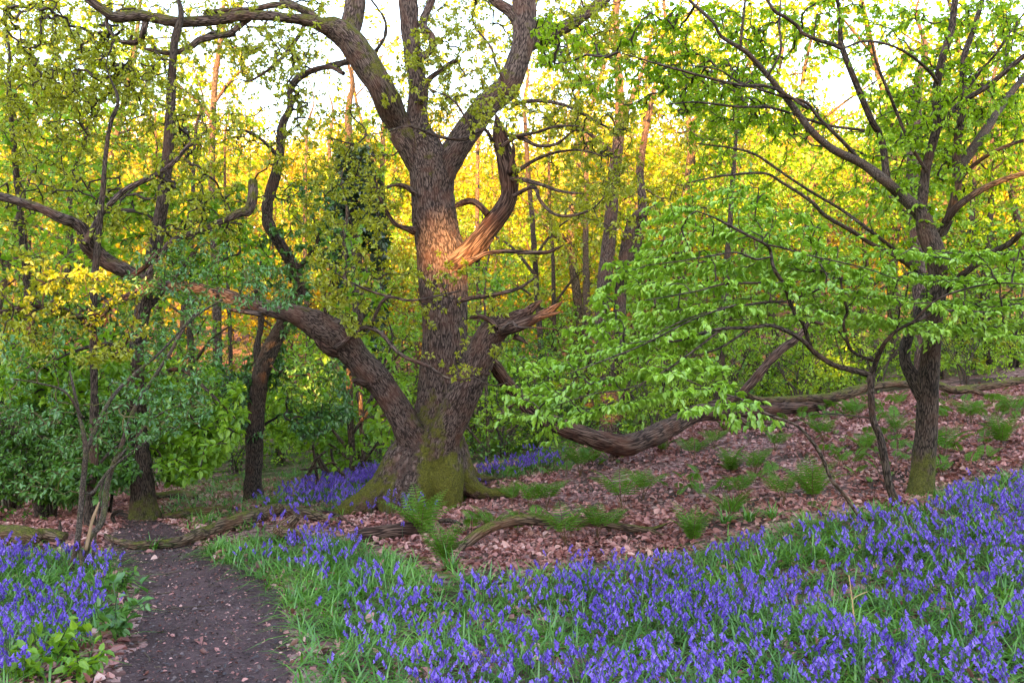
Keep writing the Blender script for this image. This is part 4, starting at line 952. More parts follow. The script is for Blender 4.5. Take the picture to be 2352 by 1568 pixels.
shA = proto('hazel_bush', 3.0, 1.5, .25, 6, 2700, .085, 'midleaf', 'smooth', 1, 8, tr=.03)
shB = proto('hazel_bush', 2.4, 1.6, .15, 7, 2700, .08, 'beech2', 'smooth', 2, 8, tr=.025)
shC = proto('holly_bush', 2.8, 1.3, .1, 4, 3200, .075, 'darkleaf', 'dark', 3, 8, tr=.03)
PX = lambda px, D: (px - W / 2) / F * D
SH = [('C',40,12.3,1.15,'dark green bush at the far left in deepest shade behind the mossy logs'),('C',-10,10.3,.8,'dark bush at the very edge beyond the fat mossy log'),('C',130,11.2,.75,'low dark bush beyond the lumpy mossy log'),('C',250,11.6,.8,'low dark bush left behind the mossy foot of the stout trunk'),('C',190,13.5,1.2,'dark bush in the shade behind the bush stems'),('C',300,16.5,1.2,'dark green bush left behind the stout trunk by the path'),
      ('A',470,24,1.3,'green bush between the stout trunk and the ivy stemmed trunk'),('B',545,19,1.0,'low light green bush just left behind the ivy stemmed trunk'),('A',650,20,1.25,'green bush right behind the ivy stemmed trunk'),
      ('B',690,24,1.4,'broad light green bush above the stick den'),('A',780,26,1.5,'tall green bush behind the twin orange-barked trunk'),('B',915,22,1.1,'light green bush half hidden by the left side of the oak'),('A',930,28,1.6,'tall bush behind the oak showing left of its trunk'),
      ('A',1085,21,1.3,'green bush showing right of the oak trunk'),('B',1160,19.5,1.15,'light green bush behind the broken end of the oak limb'),('A',1215,27,1.6,'tall bush around the slim straight trunk'),('C',1235,21,1.0,'dark bush under the slim straight trunk'),
      ('A',1300,24,1.4,'green bush right of the slender straight trunk'),('B',1420,27,1.3,'light green bush at the foot of the big twin oak'),('B',1500,17.5,.9,'low bush behind the two pale thin stems'),('A',1550,22,1.4,'green bush behind the fallen limb where it rises to the bank'),
      ('B',1650,20,1.2,'bush round the dark upright trunk behind the sapling'),('A',1760,23,1.5,'green bush behind the top of the leaning dead branch'),('B',1830,18,.9,'bush with yellow lights behind the leaning dead branch'),('A',1930,21,1.3,'bush behind the slender sapling trunk'),
      ('B',2010,19,1.1,'light bush left behind the multi-stemmed tree'),('A',2160,20,1.4,'bush right behind the multi-stemmed tree'),('B',2215,17.5,.7,'low bush beside the curved dark trunk on the slope'),('A',2330,20,1.4,'bush on the slope at the right edge'),
      ('C',2300,23,1.3,'dark bush behind the stout slope trunk at right'),('A',350,21,1.4,'green bush seen left of the lone dark trunk')]
for k, (t, px, D, s, lab) in enumerate(SH):
    place({'A': shA, 'B': shB, 'C': shC}[t], PX(px, D), D, s, k * 1.7, lab, 'bush', 'bushes of the understorey')

TR_ = {'a': proto('ash_tree', 9.5, 2.6, 2.2, 1, 4400, .12, 'beech2', 'far', 11, 8, tr=.14, twig='twig'),
       'b': proto('birch_tree', 11., 2.4, 2.6, 1, 4200, .12, 'oakleaf', 'far', 12, 8, tr=.12, twig='twig', lean=.4),
       'c': proto('oak_pole', 8., 3.0, 1.6, 1, 4800, .12, 'midleaf', 'far', 13, 8, tr=.13, twig='twig', lean=.5)}
TS = [('a',120,17,1.05,'leafy green tree beyond the dark trunks at far left'),('b',430,26,1.1,'yellow-green tree in the gap right of the stout trunk'),
      ('a',640,34,1.2,'green tree right of the crooked ivy stemmed trunk'),('b',730,38,1.2,'golden tree under the sky gap left of the oak'),('a',880,33,1.2,'tall green tree directly left behind the oak'),('b',950,40,1.2,'golden tree straight behind the oak trunk'),
      ('a',1120,30,1.,'green tree in the gap right of the oak trunk'),('b',1180,38,1.2,'golden tree framed by the torn snag'),('c',1290,32,1.1,'wide tree right of the slender straight trunk'),('a',1340,42,1.3,'tall golden green tree left of the big twin oak'),
      ('b',1480,36,1.2,'golden tree right of the big twin oak'),('c',1560,28,1.1,'wide green tree above the fallen limb'),('a',1640,34,1.2,'tall tree above the leaning dead branch'),('b',1720,40,1.3,'golden tree behind the sapling top'),
      ('c',1800,26,1.1,'wide green tree behind the sapling'),('a',1900,32,1.2,'green tree left of the multi-stemmed tree'),('c',2020,24,1.05,'wide tree close left behind the multi-stemmed tree'),('b',2090,36,1.2,'golden tree behind the fork of the multi-stemmed tree'),
      ('c',2200,27,1.1,'wide green tree right behind the multi-stemmed tree'),('a',2290,24,1.1,'green tree above the slope at right'),('c',2380,22,1.05,'wide green tree at the far right edge'),('b',20,24,1.1,'yellow-green tree behind the leaning dark trunk'),
      ('a',-40,18,1.,'green tree at the far left edge'),('b',330,34,1.2,'golden tree glimpsed high left of the sky gap'),('c',1000,26,.9,'wide low tree hidden mostly by the oak trunk'),
      ('b',70,30,1.75,'very tall thin golden tree at the far left reaching the top of the view'),('b',215,27,1.7,'very tall thin golden tree second from the left edge'),('a',350,33,1.9,'very tall tree rising behind the oak branch at upper left'),('b',880,36,1.75,'tall tree whose top shows between the oak and its left leader'),
      ('b',1310,29,1.75,'very tall thin tree right beside the oak top'),('a',1450,33,1.95,'very tall tree rising behind the twin oak'),('b',1600,27,1.6,'tall thin tree left of the big branches of the multi-stemmed tree'),('a',1860,30,1.8,'very tall tree behind the big left branch of the multi-stemmed tree'),
      ('b',2060,27,1.75,'very tall thin tree behind the middle of the multi-stemmed tree'),('a',2260,28,1.8,'very tall tree behind the right branches of the multi-stemmed tree'),('b',1720,36,1.8,'far tall thin tree in the sky gap at upper right'),
      ('c',-620,9.5,.9,'wide unseen tree added beyond the left edge to block sky light'),('c',-60,14.,.9,'wide tree added at the left edge to shade the left bushes')]  # last two trees added to keep sky light off the left side
for k, (t, px, D, s, lab) in enumerate(TS):
    place(TR_[t], PX(px, D), D, s, k * 2.1, lab, 'tree', 'trees of the middle distance')

# far wooded hillside and unseen sun-blocking wood added on the rear ridge: one mass
def mass_proto(h, rad, z0, n, L, seed):
    rg = np.random.default_rng(seed)
    nb = 22; c = rg.normal(size=(nb, 3)); c = c / np.linalg.norm(c, axis=1, keepdims=True) * rg.uniform(.3, 1., (nb, 1)) ** .5
    c = c * np.array([rad, rad, (h - z0) * .5]) + np.array([0, 0, (h + z0) * .5])
    p = c[rg.integers(0, nb, n)] + rg.normal(size=(n, 3)) * np.array([.24, .24, .17]) * rad
    V, Q = leaf_mesh(p, rg.normal(size=(n, 3)), rg.normal(size=(n, 3)) + [0, 0, .6], L * rg.uniform(.6, 1.3, n), L * .75, simple=True)
    mb = MB()
    q = [[0, 0, -.5, .2], [rg.normal() * .2, rg.normal() * .2, h * .3, .16], [rg.normal() * .4, rg.normal() * .4, h * .6, .11], [rg.normal() * .5, rg.normal() * .5, h * .95, .03]]
    r = smooth_path(q, .5); mb.add(*tube(r, 6))
    for b in range(9):
        i = int(len(r) * rg.uniform(.3, .9)); a = rg.uniform(0, 2 * pi); ln = rad * rg.uniform(.6, 1.)
        q2 = [[*r[i, :3], r[i, 3] * .6]] + [[r[i, 0] + math.cos(a) * ln * f, r[i, 1] + math.sin(a) * ln * f, r[i, 2] + ln * f * .9 + rg.normal() * .1, r[i, 3] * .6 * (1 - f) + .01] for f in (.35, .7, 1.)]
        mb.add(*tube(smooth_path(q2, .4), 4))
    return V, Q, np.concatenate(mb.V), np.concatenate(mb.Q), np.concatenate(mb.Fl)
MP = [mass_proto(11, 3., 2., 2100, .26, 21), mass_proto(13, 3.2, 3., 2300, .26, 22), mass_proto(9.5, 3.4, 1.2, 2100, .25, 23), mass_proto(8.5, 3., -.6, 2900, .42, 24)]
SUN_AZ, SUN_EL = math.radians(10.5), math.radians(9)
SUN_DIR = np.array([math.sin(SUN_AZ) * math.cos(SUN_EL), math.cos(SUN_AZ) * math.cos(SUN_EL), -math.sin(SUN_EL)])
# corridors cut through the added ridge crowns to aim sun at chosen trunks
BEAM_CUTS = [(P(1405, 930, 18.3), .28), (P(1110, 1015, 25.), .5), (P(872, 990, 24.), .55), (P(1356, 965, 30.), .5), (P(1881, 860, 20.), .5), (P(815, 1050, 17.4), .4), (P(1030, 1020, 10.4), .08)]
def mass(name, spots, lm='farleaf', bm='far', gaps=()):
    lv, lq, tv, tq, tf, nl, nt_ = [], [], [], [], [], 0, 0
    for x, y, s, k in spots:
        V, Q, V2, Q2, F2 = MP[k]; a = rng.uniform(0, 2 * pi); c_, s_ = math.cos(a), math.sin(a)
        R = np.array([[c_, s_, 0], [-s_, c_, 0], [0, 0, 1]]) * s; o = np.array([x, y, float(gz(x, y))])
        lv.append(V @ R + o); lq.append(Q + nl); nl += len(V)
        tv.append(V2 @ R + o); tq.append(Q2 + nt_); tf.append(F2); nt_ += len(V2)
    if gaps:
        for gp, gr in gaps:
            for A, B in ((lv, lq), (tv, tq)):
                for i in range(len(A)):
                    c_ = A[i][(B[i] - B[i].min())].mean(1) - gp
                    far_ = np.linalg.norm(c_ - (c_ @ SUN_DIR)[:, None] * SUN_DIR, axis=1) > gr
                    B[i] = np.concatenate([B[i][far_], B[i][~far_][:0]]) if far_.any() else B[i]
    V = np.concatenate(lv + tv); Q = np.concatenate(lq + [q + nl for q in tq])
    nq = sum(map(len, lq)); mi = np.r_[np.zeros(nq), np.ones(len(Q) - nq)].astype(int)
    fl = np.concatenate([np.zeros((nl, 3))] + tf)
    return kind(mk(name, V, Q, [M[lm], M[bm]], flow=fl, moss=np.zeros(len(V)), midx=mi), 'stuff')
sp = []
for y in np.arange(46, 132, 6.5):
    half = y * .70 + 6
    for x in np.arange(-half, half, 5.6):
        sp.append((x + rng.uniform(-2, 2), y + rng.uniform(-2.5, 2.5), rng.uniform(.85, 1.35), int(rng.integers(0, 3))))
mass('wooded_hillside', sp)
rsp = []
for x in np.arange(-75, 40, 2.5):
    for y in (-57, -60, -63, -66, -70):
        rsp.append((x + rng.uniform(-1.5, 1.5), y + rng.uniform(-2, 2), rng.uniform(.7, 1.), 3))
mass('sun_blocker_wood', rsp, gaps=BEAM_CUTS)  # unseen trees added behind the camera as a sun blocker, beam corridors cut out

# low undergrowth under the trees
def scatter_ground(n, d0, d1, half=.68, seed=3, keep=None):
    rg = np.random.default_rng(seed)
    y = np.sqrt(rg.uniform(d0 ** 2, d1 ** 2, n)); x = rg.uniform(-1, 1, n) * half * y
    z = gz(x, y); px, py = proj(np.stack([x, y, z], -1))
    k = np.ones(n, bool) if keep is None else keep(px, py, x, y)
    return np.stack([x, y, z], -1)[k]
ug = scatter_ground(1500, 15.5, 46, keep=lambda px, py, x, y: (fbm(np.stack([x * .35, y * .35, x * 0], -1), 3, 4.) > np.where(x < 1, .38, .47)) & ~((px > 560) & (px < 900) & (y < 17)) & ~((x > 4) & (y < 16.5)))
cp = ug[rng.integers(0, len(ug), 70000)]; rr_ = rng.normal(size=(70000, 3)) * np.array([.42, .42, .0]); cp = cp + rr_
cp[:, 2] = gz(cp[:, 0], cp[:, 1]) + np.abs(rng.normal(size=70000)) * .38 + .03
V, Q = leaf_mesh(cp, rng.normal(size=cp.shape) * [1, 1, .5], rng.normal(size=cp.shape) * .6 + [0, 0, 1], (.04 + .1 * rng.random(len(cp)) ** 2), .05, simple=True)
kind(mk('undergrowth', V, Q, M['under']), 'stuff')

#@@FLOOR
# ------------------------------------------------------------------ leaf litter, bluebells, grass
BLUE = [([(1000,1600),(860,1500),(790,1440),(840,1370),(960,1320),(1150,1310),(1400,1290),(1560,1262),(1700,1235),(1800,1195),(1950,1160),(2100,1165),(2200,1110),(2420,1060),(2420,1700),(1000,1700)], 1.),
        ([(470,1196),(560,1165),(640,1135),(760,1098),(900,1072),(915,1100),(850,1136),(720,1158),(600,1190)], 1.35),
        ([(590,1214),(700,1192),(800,1215),(820,1250),(700,1280),(600,1262),(540,1245)], .75),
        ([(-60,1240),(150,1252),(245,1262),(262,1310),(230,1370),(170,1430),(90,1500),(-60,1560)], 1.),
        ([(1080,1085),(1250,1042),(1310,1050),(1190,1075),(1100,1092)], 1.3),
        ([(640,1262),(830,1262),(960,1320),(840,1360),(700,1350)], .28),
        ([(690,1360),(840,1370),(790,1440),(900,1568),(1000,1640),(700,1640)], .09),
        ([(860,1120),(985,1158),(960,1186),(850,1182)], .3), ([(2180,800),(2360,760),(2360,800),(2220,822)], .6), ([(1200,1262),(1560,1240),(1560,1262),(1400,1290),(1150,1310)], .16), ([(430,1180),(540,1170),(560,1200),(440,1215)], .2)]
GRASS = [([(455,1262),(520,1225),(640,1205),(820,1245),(960,1290),(1000,1320),(840,1370),(790,1440),(860,1500),(1000,1700),(676,1700),(676,1477),(660,1375),(600,1310),(520,1280)], 1.),
         ([(400,1215),(520,1180),(640,1150),(880,1092),(890,1112),(780,1165),(640,1180),(470,1220)], .9),
         ([(-60,1250),(245,1262),(270,1310),(280,1350),(285,1380),(200,1470),(120,1520),(-60,1640)], .9),
         (BLUE[0][0], 1.), ([(340,1140),(560,1085),(880,1040),(930,1090),(560,1190),(440,1200)], .2), ([(1080,1090),(1250,1045),(1310,1055),(1190,1085)], .8), ([(210,1400),(285,1380),(290,1440),(240,1480)], .3)]
def dens(px, py, zones):
    d = np.zeros(len(px))
    for p, w in zones: d = np.maximum(d, np.where(in_poly(px, py, p), w, 0.))
    return d
def soft(px, py, x, y, zones, a=14.):
    """density with ragged borders: the lookup position is jittered."""
    j = np.random.default_rng(int(a * 10)).normal(size=(2, len(px))) * a
    return dens(px + j[0], py + j[1] * .5, zones)

rg = np.random.default_rng(77)
_lg = np.array([(230,1226),(275,1244),(346,1252),(419,1243),(510,1214),(576,1195),(648,1180),(706,1186),(775,1202)], float)
_lc = np.array([(800,1232),(900,1222),(990,1214)], float)
_ll = np.array([(-60,1222),(39,1228),(92,1240),(155,1238)], float)
def clear_logs(px, py):
    """few plants root right in front of the fallen logs."""
    f = np.ones(len(px))
    for a, b in ((_lg, 46), (_lc, 34), (_ll, 30)):
        y = np.interp(px, a[:, 0], a[:, 1]); k = (px > a[0, 0]) & (px < a[-1, 0]) & (py > y - 14) & (py < y + b)
        f = np.where(k, .12, f)
    return f
# bluebell prototypes: (stem V,Q), (bells V,Q)
def bell_mesh(p, ax, L, r):
    ax = nrmz(ax); s = nrmz(np.cross(ax, np.array([.31, .77, .2]))); t = np.cross(ax, s)
    a = np.linspace(0, 2 * pi, 6, endpoint=False); V = []
    for f, k in ((0, .28), (.5, .62), (.85, .70), (1., 1.25)):
        V.append(p + ax * L * f + (np.cos(a)[:, None] * s + np.sin(a)[:, None] * t) * r * k)
    V = np.concatenate(V); j = np.arange(6); k = (j + 1) % 6
    Q = np.concatenate([np.stack([i * 6 + j, i * 6 + k, i * 6 + 6 + k, i * 6 + 6 + j], -1) for i in range(3)])
    return V, Q
def bluebell_proto(seed, lod):
    g = np.random.default_rng(seed); h = g.uniform(.22, .31); lean = g.uniform(.02, .07)
    K = 7; f = np.linspace(0, 1, K)
    pth = np.stack([lean * f ** 2 + .035 * np.clip(f - .75, 0, 1) * 4 * .4, g.normal() * .01 * f, h * f - .025 * np.clip(f - .8, 0, 1) * 5 * .6], -1)
    sV, sQ, _ = twig_tubes(pth[None], np.full((1, K), .0022), 3)
    B = MB(); nb = int(g.integers(6, 11))
    for i in range(nb):
        u_ = 1 - .27 * (i / nb) ; k = min(int(u_ * (K - 1)), K - 2); p = pth[k] + (pth[k + 1] - pth[k]) * (u_ * (K - 1) - k)
        sd = g.choice([-1, 1]) * g.uniform(.2, 1.) if i else 0.
        out = np.array([.7, sd, -.15]); q = p + nrmz(out) * .012
        ax = np.array([.45 * g.uniform(.2, 1.2), sd * .55, -.9])
        if lod: 
            a_ = nrmz(ax) * .021; s_ = np.array([0.0085, 0, 0]); t_ = np.array([0, .0085, 0])
            for w_ in (s_, t_): B.add(np.stack([q - w_ * .3, q + w_ * .3, q + a_ + w_, q + a_ - w_]), np.array([[0, 1, 2, 3]]))
        else: B.add(*bell_mesh(q, ax, .021 * g.uniform(.85, 1.15), .0072))
    return sV, sQ, np.concatenate(B.V), np.concatenate(B.Q)
BP = [bluebell_proto(500 + i, False) for i in range(12)]; BL = [bluebell_proto(600 + i, True) for i in range(8)]
def spread_protos(protos, pts, sc, az, which):
    V, Q, n = [], [], 0
    for k, (pv_, pq_) in enumerate(protos):
        m = which == k
        if not m.any(): continue
        c_, s_ = np.cos(az[m]), np.sin(az[m]); x, y, z = pv_[:, 0], pv_[:, 1], pv_[:, 2]
        vv = np.stack([c_[:, None] * x - s_[:, None] * y, s_[:, None] * x + c_[:, None] * y, np.repeat(z[None], m.sum(), 0)], -1) * sc[m][:, None, None] + pts[m][:, None]
        qq = pq_[None] + (np.arange(m.sum()) * len(pv_))[:, None, None] + n
        n += vv.shape[0] * vv.shape[1]; V.append(vv.reshape(-1, 3)); Q.append(qq.reshape(-1, 4))
    return np.concatenate(V), np.concatenate(Q)
def ground_rand(n, x0, x1, y0, y1):
    x = rg.uniform(x0, x1, n); y = rg.uniform(y0, y1, n); z = gz(x, y); p = np.stack([x, y, z], -1); px, py = proj(p); return p, px, py
p, px, py = ground_rand(56000, -7, 9.5, 3.6, 20); px, py = proj(p + [0, 0, .20])
patch = sstep(.34, .56, fbm(p * np.array([1.3, 1.3, 0]), 3, 6.))
dn = soft(px, py, p[:, 0], p[:, 1], BLUE, 16.) * (.28 + .72 * patch)
gx_, gy_ = proj(p); k = (rg.random(len(p)) < dn * .95 * clear_logs(gx_, gy_)) & (px > -80) & (px < 2440)
bp_ = p[k]; bpy_ = py[k]; bpx_ = px[k]
order = np.argsort(bp_[:, 1]); bp_, bpx_, bpy_ = bp_[order], bpx_[order], bpy_[order]
inview = (bpx_ > 20) & (bpx_ < 2330) & (bpy_ < 1640) & (bpy_ > 1300)
ind = np.where(inview)[0][:300]
rest = np.ones(len(bp_), bool); rest[ind] = False
az = rg.uniform(0, 2 * pi, len(bp_)); sc = (.58 + .48 * rg.random(len(bp_))) * np.where(bp_[:, 1] > 8.5, 1.25, 1.)
for nm, prot, msk in (('bluebells', BP, rest & (bp_[:, 1] < 8.5)), ('distant_bluebells', BL, rest & (bp_[:, 1] >= 8.5))):
    wh = rg.integers(0, len(prot), msk.sum())
    v1, q1 = spread_protos([(a[0], a[1]) for a in prot], bp_[msk], sc[msk], az[msk], wh)
    v2, q2 = spread_protos([(a[2], a[3]) for a in prot], bp_[msk], sc[msk] * 1.0, az[msk], wh)
    kind(mk(nm, np.vstack([v1, v2]), np.vstack([q1, q2 + len(v1)]), [M['stem'], M['bell']], midx=np.r_[np.zeros(len(q1)), np.ones(len(q2))]), 'stuff')
bb = []
for s_v, s_q, b_v, b_q in BP:
    o = mk('bluebell', s_v, s_q, M['stem']); mk('flower_head', b_v, b_q, M['bell'], o); bb.append(o)
used = set()
for i in ind:
    q = int(rg.integers(0, len(bb)))
    o = bb[q] if q not in used else copy_tree(bb[q])
    used.add(q)
    o.location = bp_[i]; o.rotation_euler = (0, 0, az[i]); o.scale = (sc[i],) * 3
    tag(o, 'violet bluebell with nodding flowers in the dense drift nearest the camera', 'flower', 'nearest bluebells')
for q, o in enumerate(bb):
    if q not in used:
        for ch in list(o.children): bpy.data.objects.remove(ch)
        bpy.data.objects.remove(o)

def blades(pts, n_per, L, w, tilt=.55):
    n = len(pts) * n_per; p = np.repeat(pts, n_per, 0) + np.c_[rg.normal(size=(n, 2)) * .02, np.zeros(n) - .01]
    a = rg.uniform(0, 2 * pi, n); d = np.stack([np.cos(a), np.sin(a), np.zeros(n)], -1); Z = np.array([0, 0, 1.])
    L = L * rg.uniform(.55, 1.25, n); tl = tilt * rg.uniform(.3, 1.5, n); s = np.stack([-np.sin(a), np.cos(a), np.zeros(n)], -1) * (w * rg.uniform(.7, 1.3, n))[:, None] * .5
    V = []
    for f, k in ((0, .7), (.35, 1.), (.7, .85), (1., .12)):
        hgt = (f * (1.05 - .62 * f * np.minimum(tl, 1.5)))
        c = p + d * (L * tl * f ** 1.5)[:, None] + Z * (L * hgt)[:, None] * .85
        V += [c + s * k, c - s * k]
    V = np.stack(V, 1); b = np.arange(n)[:, None, None] * 8
    Q = b + np.array([[0, 1, 3, 2], [2, 3, 5, 4], [4, 5, 7, 6]])[None]
    return V.reshape(-1, 3), Q.reshape(-1, 4)
p, px, py = ground_rand(40000, -7, 9.5, 3.4, 20); px, py = proj(p + [0, 0, .08])
dn = soft(px, py, p[:, 0], p[:, 1], GRASS, 12.) * (.55 + .45 * sstep(.35, .5, fbm(p * np.array([1.6, 1.6, 0]), 3, 16.)))
gx_, gy_ = proj(p); k = (rg.random(len(p)) < dn * .8 * clear_logs(gx_, gy_)) & (px > -100) & (px < 2460) & ~in_poly(px, py, PATH_POLY)
V, Q = blades(p[k], 9, .235, .0095, 1.15)
kind(mk('bluebell_leaves', V, Q, M['blade']), 'stuff')

# leaf litter
p, px, py = ground_rand(200000, -8, 11, 3.4, 17)
dn = .30 + .70 * sstep(.32, .5, fbm(p * np.array([.9, .9, 0]), 3, 26.))
inb = in_poly(px, py, PATH_POLY)
pd = np.where(inb, .007, dn * (1 - .8 * dens(px, py, [GRASS[0], GRASS[2], GRASS[3]])))
edge_ = soft(px, py, p[:, 0], p[:, 1], [(PATH_POLY, 1.)], 22.) > 0
pd = np.where(inb & ~edge_, .06, pd)
k = (rg.random(len(p)) < pd) & (px > -60) & (px < 2420) & (py < 1640)
p = p[k]; n = len(p)
d = np.stack([rg.normal(size=n), rg.normal(size=n), rg.normal(size=n) * .4], -1); nr = np.stack([rg.normal(size=n) * .65, rg.normal(size=n) * .65, np.ones(n)], -1)
L = .02 + .07 * rg.random(n) ** 1.6
V, Q = leaf_mesh(p + [0, 0, .012] + np.c_[np.zeros((n, 2)), rg.uniform(0, .02, n)], d, nr, L, L * rg.uniform(.4, .85, n), fold=.28, droop=.25)
V0, Q0 = V, Q
p, px, py = ground_rand(60000, -5, 1.5, 3.4, 13); k = in_poly(px, py, PATH_POLY) | (soft(px, py, p[:, 0], p[:, 1], [(PATH_POLY, 1.)], 30.) > 0) & (rg.random(len(p)) < .6)
p = p[k]; n = len(p); L = rg.uniform(.008, .03, n) * np.where(rg.random(n) < .06, 1.7, 1.)
V, Q = leaf_mesh(p + [0, 0, .014] + np.c_[np.zeros((n, 2)), rg.uniform(0, .008, n)], np.stack([rg.normal(size=n), rg.normal(size=n), rg.normal(size=n) * .3], -1), np.stack([rg.normal(size=n) * .6, rg.normal(size=n) * .6, np.ones(n)], -1), L, L * rg.uniform(.2, .7, n), fold=.2, droop=.15)
mi = (rg.random(n) < .72).astype(int)
kind(mk('leaf_litter', np.vstack([V0, V]), np.vstack([Q0, Q + len(V0)]), [M['litter'], M['crumb']], midx=np.r_[np.zeros(len(Q0)), np.repeat(mi, 2)]), 'stuff')
# twigs on the path
p, px, py = ground_rand(9000, -6, 9, 3.4, 14); k = (px > -50) & (px < 2400) & (rg.random(len(p)) < np.where(in_poly(px, py, PATH_POLY), .5, .4)); p = p[k]; n = len(p)
a = rg.uniform(0, 2 * pi, n); ln = .03 + .35 * rg.random(n) ** 4; f = np.linspace(-.5, .5, 4)
TPt = p[:, None] + np.stack([np.cos(a)[:, None] * f * ln[:, None], np.sin(a)[:, None] * f * ln[:, None], np.full((n, 4), .018)], -1) + rg.normal(size=(n, 4, 3)) * .004
V, Q, fl = twig_tubes(TPt, np.repeat(rg.uniform(.0015, .004, n)[:, None], 4, 1), 4)
kind(mk('twig_litter', V, Q, M['twig']), 'stuff')

#@@FERNS
# ------------------------------------------------------------------ ferns and other small plants
def frond_mesh(Lf, seed, bare, width, upright):
    g = np.random.default_rng(seed); K = 18; f = np.linspace(0, 1, K)
    ang = upright * (1 - 1.0 * f ** 1.5)
    st = Lf / (K - 1); c = np.zeros((K, 3))
    for i in range(1, K): c[i] = c[i - 1] + st * np.array([math.cos(ang[i]), g.normal() * .02, math.sin(ang[i])])
    sV, sQ, _ = twig_tubes(c[None], np.linspace(.004, .0012, K)[None], 4)
    P_, D_, N_, L_ = [], [], [], []
    for i in range(K - 1):
        if f[i] < bare: continue
        u_ = (f[i] - bare) / (1 - bare); wl = width * Lf * (math.sin(pi * min(1, (.18 + .82 * u_)) ** .8)) ** .9 + .004
        t = nrmz(c[i + 1] - c[i]); up = np.array([-t[2], 0, t[0]])
        for sd in (-1, 1):
            ax = nrmz(np.array([0, sd, 0]) + t * .35 - up * .12)
            P_.append(c[i]); D_.append(ax); N_.append(up + g.normal(size=3) * .2); L_.append((wl, max(.006, .15 * wl)))
            m = max(2, int(wl / .02))
            for q in range(m):
                fr = (q + .6) / m; b = c[i] + ax * wl * fr * .9; s2 = np.cross(ax, up)
                for s3 in (-1, 1):
                    l_ = .019 * (1 - .65 * fr) * min(1, wl / .07) + .003
                    P_.append(b); D_.append(s2 * s3 + ax * .6); N_.append(up + g.normal(size=3) * .2); L_.append((l_, l_ * .5))
    V, Q = leaf_mesh(np.array(P_), np.array(D_), np.array(N_), np.array(L_)[:, 0], np.array(L_)[:, 1], simple=True, droop=.2)
    return sV, sQ, V, Q
def fern_proto(name, nfr, Lf, bare, width, up, seed):
    root = bpy.data.objects.new(name, None); C.objects.link(root)
    fr = [frond_mesh(Lf * k, seed + i, bare, width, up) for i, k in enumerate((1., .8, .9))]
    ob_ = []
    for sV, sQ, V, Q in fr:
        o = bpy.data.meshes.new('frond')
        ob_.append(mk('frond', np.vstack([sV, V]), np.vstack([sQ, Q + len(sV)]), [M['fernstem'], M['fern']], midx=np.r_[np.zeros(len(sQ)), np.ones(len(Q))]))
    g = np.random.default_rng(seed)
    for i in range(nfr):
        s = ob_[i] if i < 3 else ob_[i % 3].copy()
        if i >= 3: C.objects.link(s)
        s.parent = root; k = g.uniform(.75, 1.1)
        s.rotation_euler = (g.normal() * .1, g.uniform(-.35, .15), 2 * pi * i / nfr + g.normal() * .25); s.scale = (k, k, k)
    return root
FA = fern_proto('fern', 11, .72, .10, .2, 1.2, 700); FB = fern_proto('fern', 8, .72, .34, .2, 1.4, 720); FC = fern_proto('fern', 8, .36, .2, .2, 1.15, 740)
FS = [('A',968,1232,1.05,'big bright fern growing against the barkless log'),('A',1018,1292,.8,'bright fern in front of the foot of the crooked bough'),('B',1332,1096,1.05,'large fern at the near side of the sagging fallen limb'),
      ('B',1215,1178,.9,'feathery fern behind the left half of the crooked bough'),('B',1255,1172,.85,'feathery fern next to another behind the middle of the crooked bough'),('B',1178,1165,.7,'small fern near the right root of the oak'),
      ('B',1430,1172,1.05,'tall brown-stemmed fern on the open leaf litter'),('B',1478,1150,.9,'brown-stemmed fern just up slope from the tall one'),('A',1680,1086,.8,'dense fern clump in the middle of the leafy bank'),('B',1735,1092,.8,'fern beside the dense clump on the leafy bank'),
      ('A',1592,1246,.75,'bright fern where the bluebells meet the bank'),('B',1300,1258,.95,'young fern under the crooked bough'),('B',1372,1240,.85,'young fern with dark stems under the right half of the crooked bough'),('C',1130,1228,1.3,'low fern under the arch of the crooked bough'),
      ('A',1868,1146,.95,'broad fern left of the thin arched sapling'),('B',1800,1162,.85,'fern between the broad fern and the bluebells'),('B',2166,1066,1.15,'tall fern hard against the multi-stemmed trunk'),('A',2300,1020,.9,'mossy-looking fern near the right edge of the bank'),
      ('B',1592,1060,.85,'upright fern in front of the rising fallen limb'),('B',1990,1052,.8,'fern with dark stems behind the slender sapling'),('B',1890,1016,.85,'fern below the end of the fallen limb'),('B',1965,968,.8,'fern under the crest trunk'),
      ('B',1780,1040,.75,'fern on the bank below the fallen limb'),('B',1640,1030,.7,'small fern close under the fallen limb'),('A',1130,1052,1.0,'fern behind the oak beside the far bluebells'),('A',1185,1048,.95,'fern among the far bluebells right of the oak'),
      ('A',1222,1034,.9,'fern behind the far bluebells'),('A',1440,992,1.1,'fern behind the sagging part of the fallen limb'),('A',1400,1000,.9,'fern left of the one behind the sagging limb'),('A',1495,978,1.,'fern behind the rising part of the fallen limb'),
      ('B',2232,975,.9,'fern in front of the crest trunk at right'),('B',2062,1008,.8,'fern left of the multi-stemmed trunk'),('C',1520,1040,1.2,'low fern at the near side of the rising limb'),('A',625,1180,.6,'small fern lying over the log across the path'),
      ('C',1680,1190,1.3,'low dark fern on the bank edge'),('B',2330,960,.85,'brown-stemmed fern at the right edge'),('A',1560,950,.9,'fern peeping over the fallen limb'),('A',1620,925,1.,'fern behind the fork of the dead branch'),('B',1700,1150,.7,'sparse fern on the leaf litter above the bluebells'),('C',1400,1225,1.1,'dark low fern beneath the end of the crooked bough')]
for k, (t, px_, py_, s, lab) in enumerate(FS):
    q = ground_pt(px_, py_); p0 = {'A': FA, 'B': FB, 'C': FC}[t]
    place(p0, q[0], q[1], s, k * 1.3, lab, 'fern', 'ferns on the woodland floor')

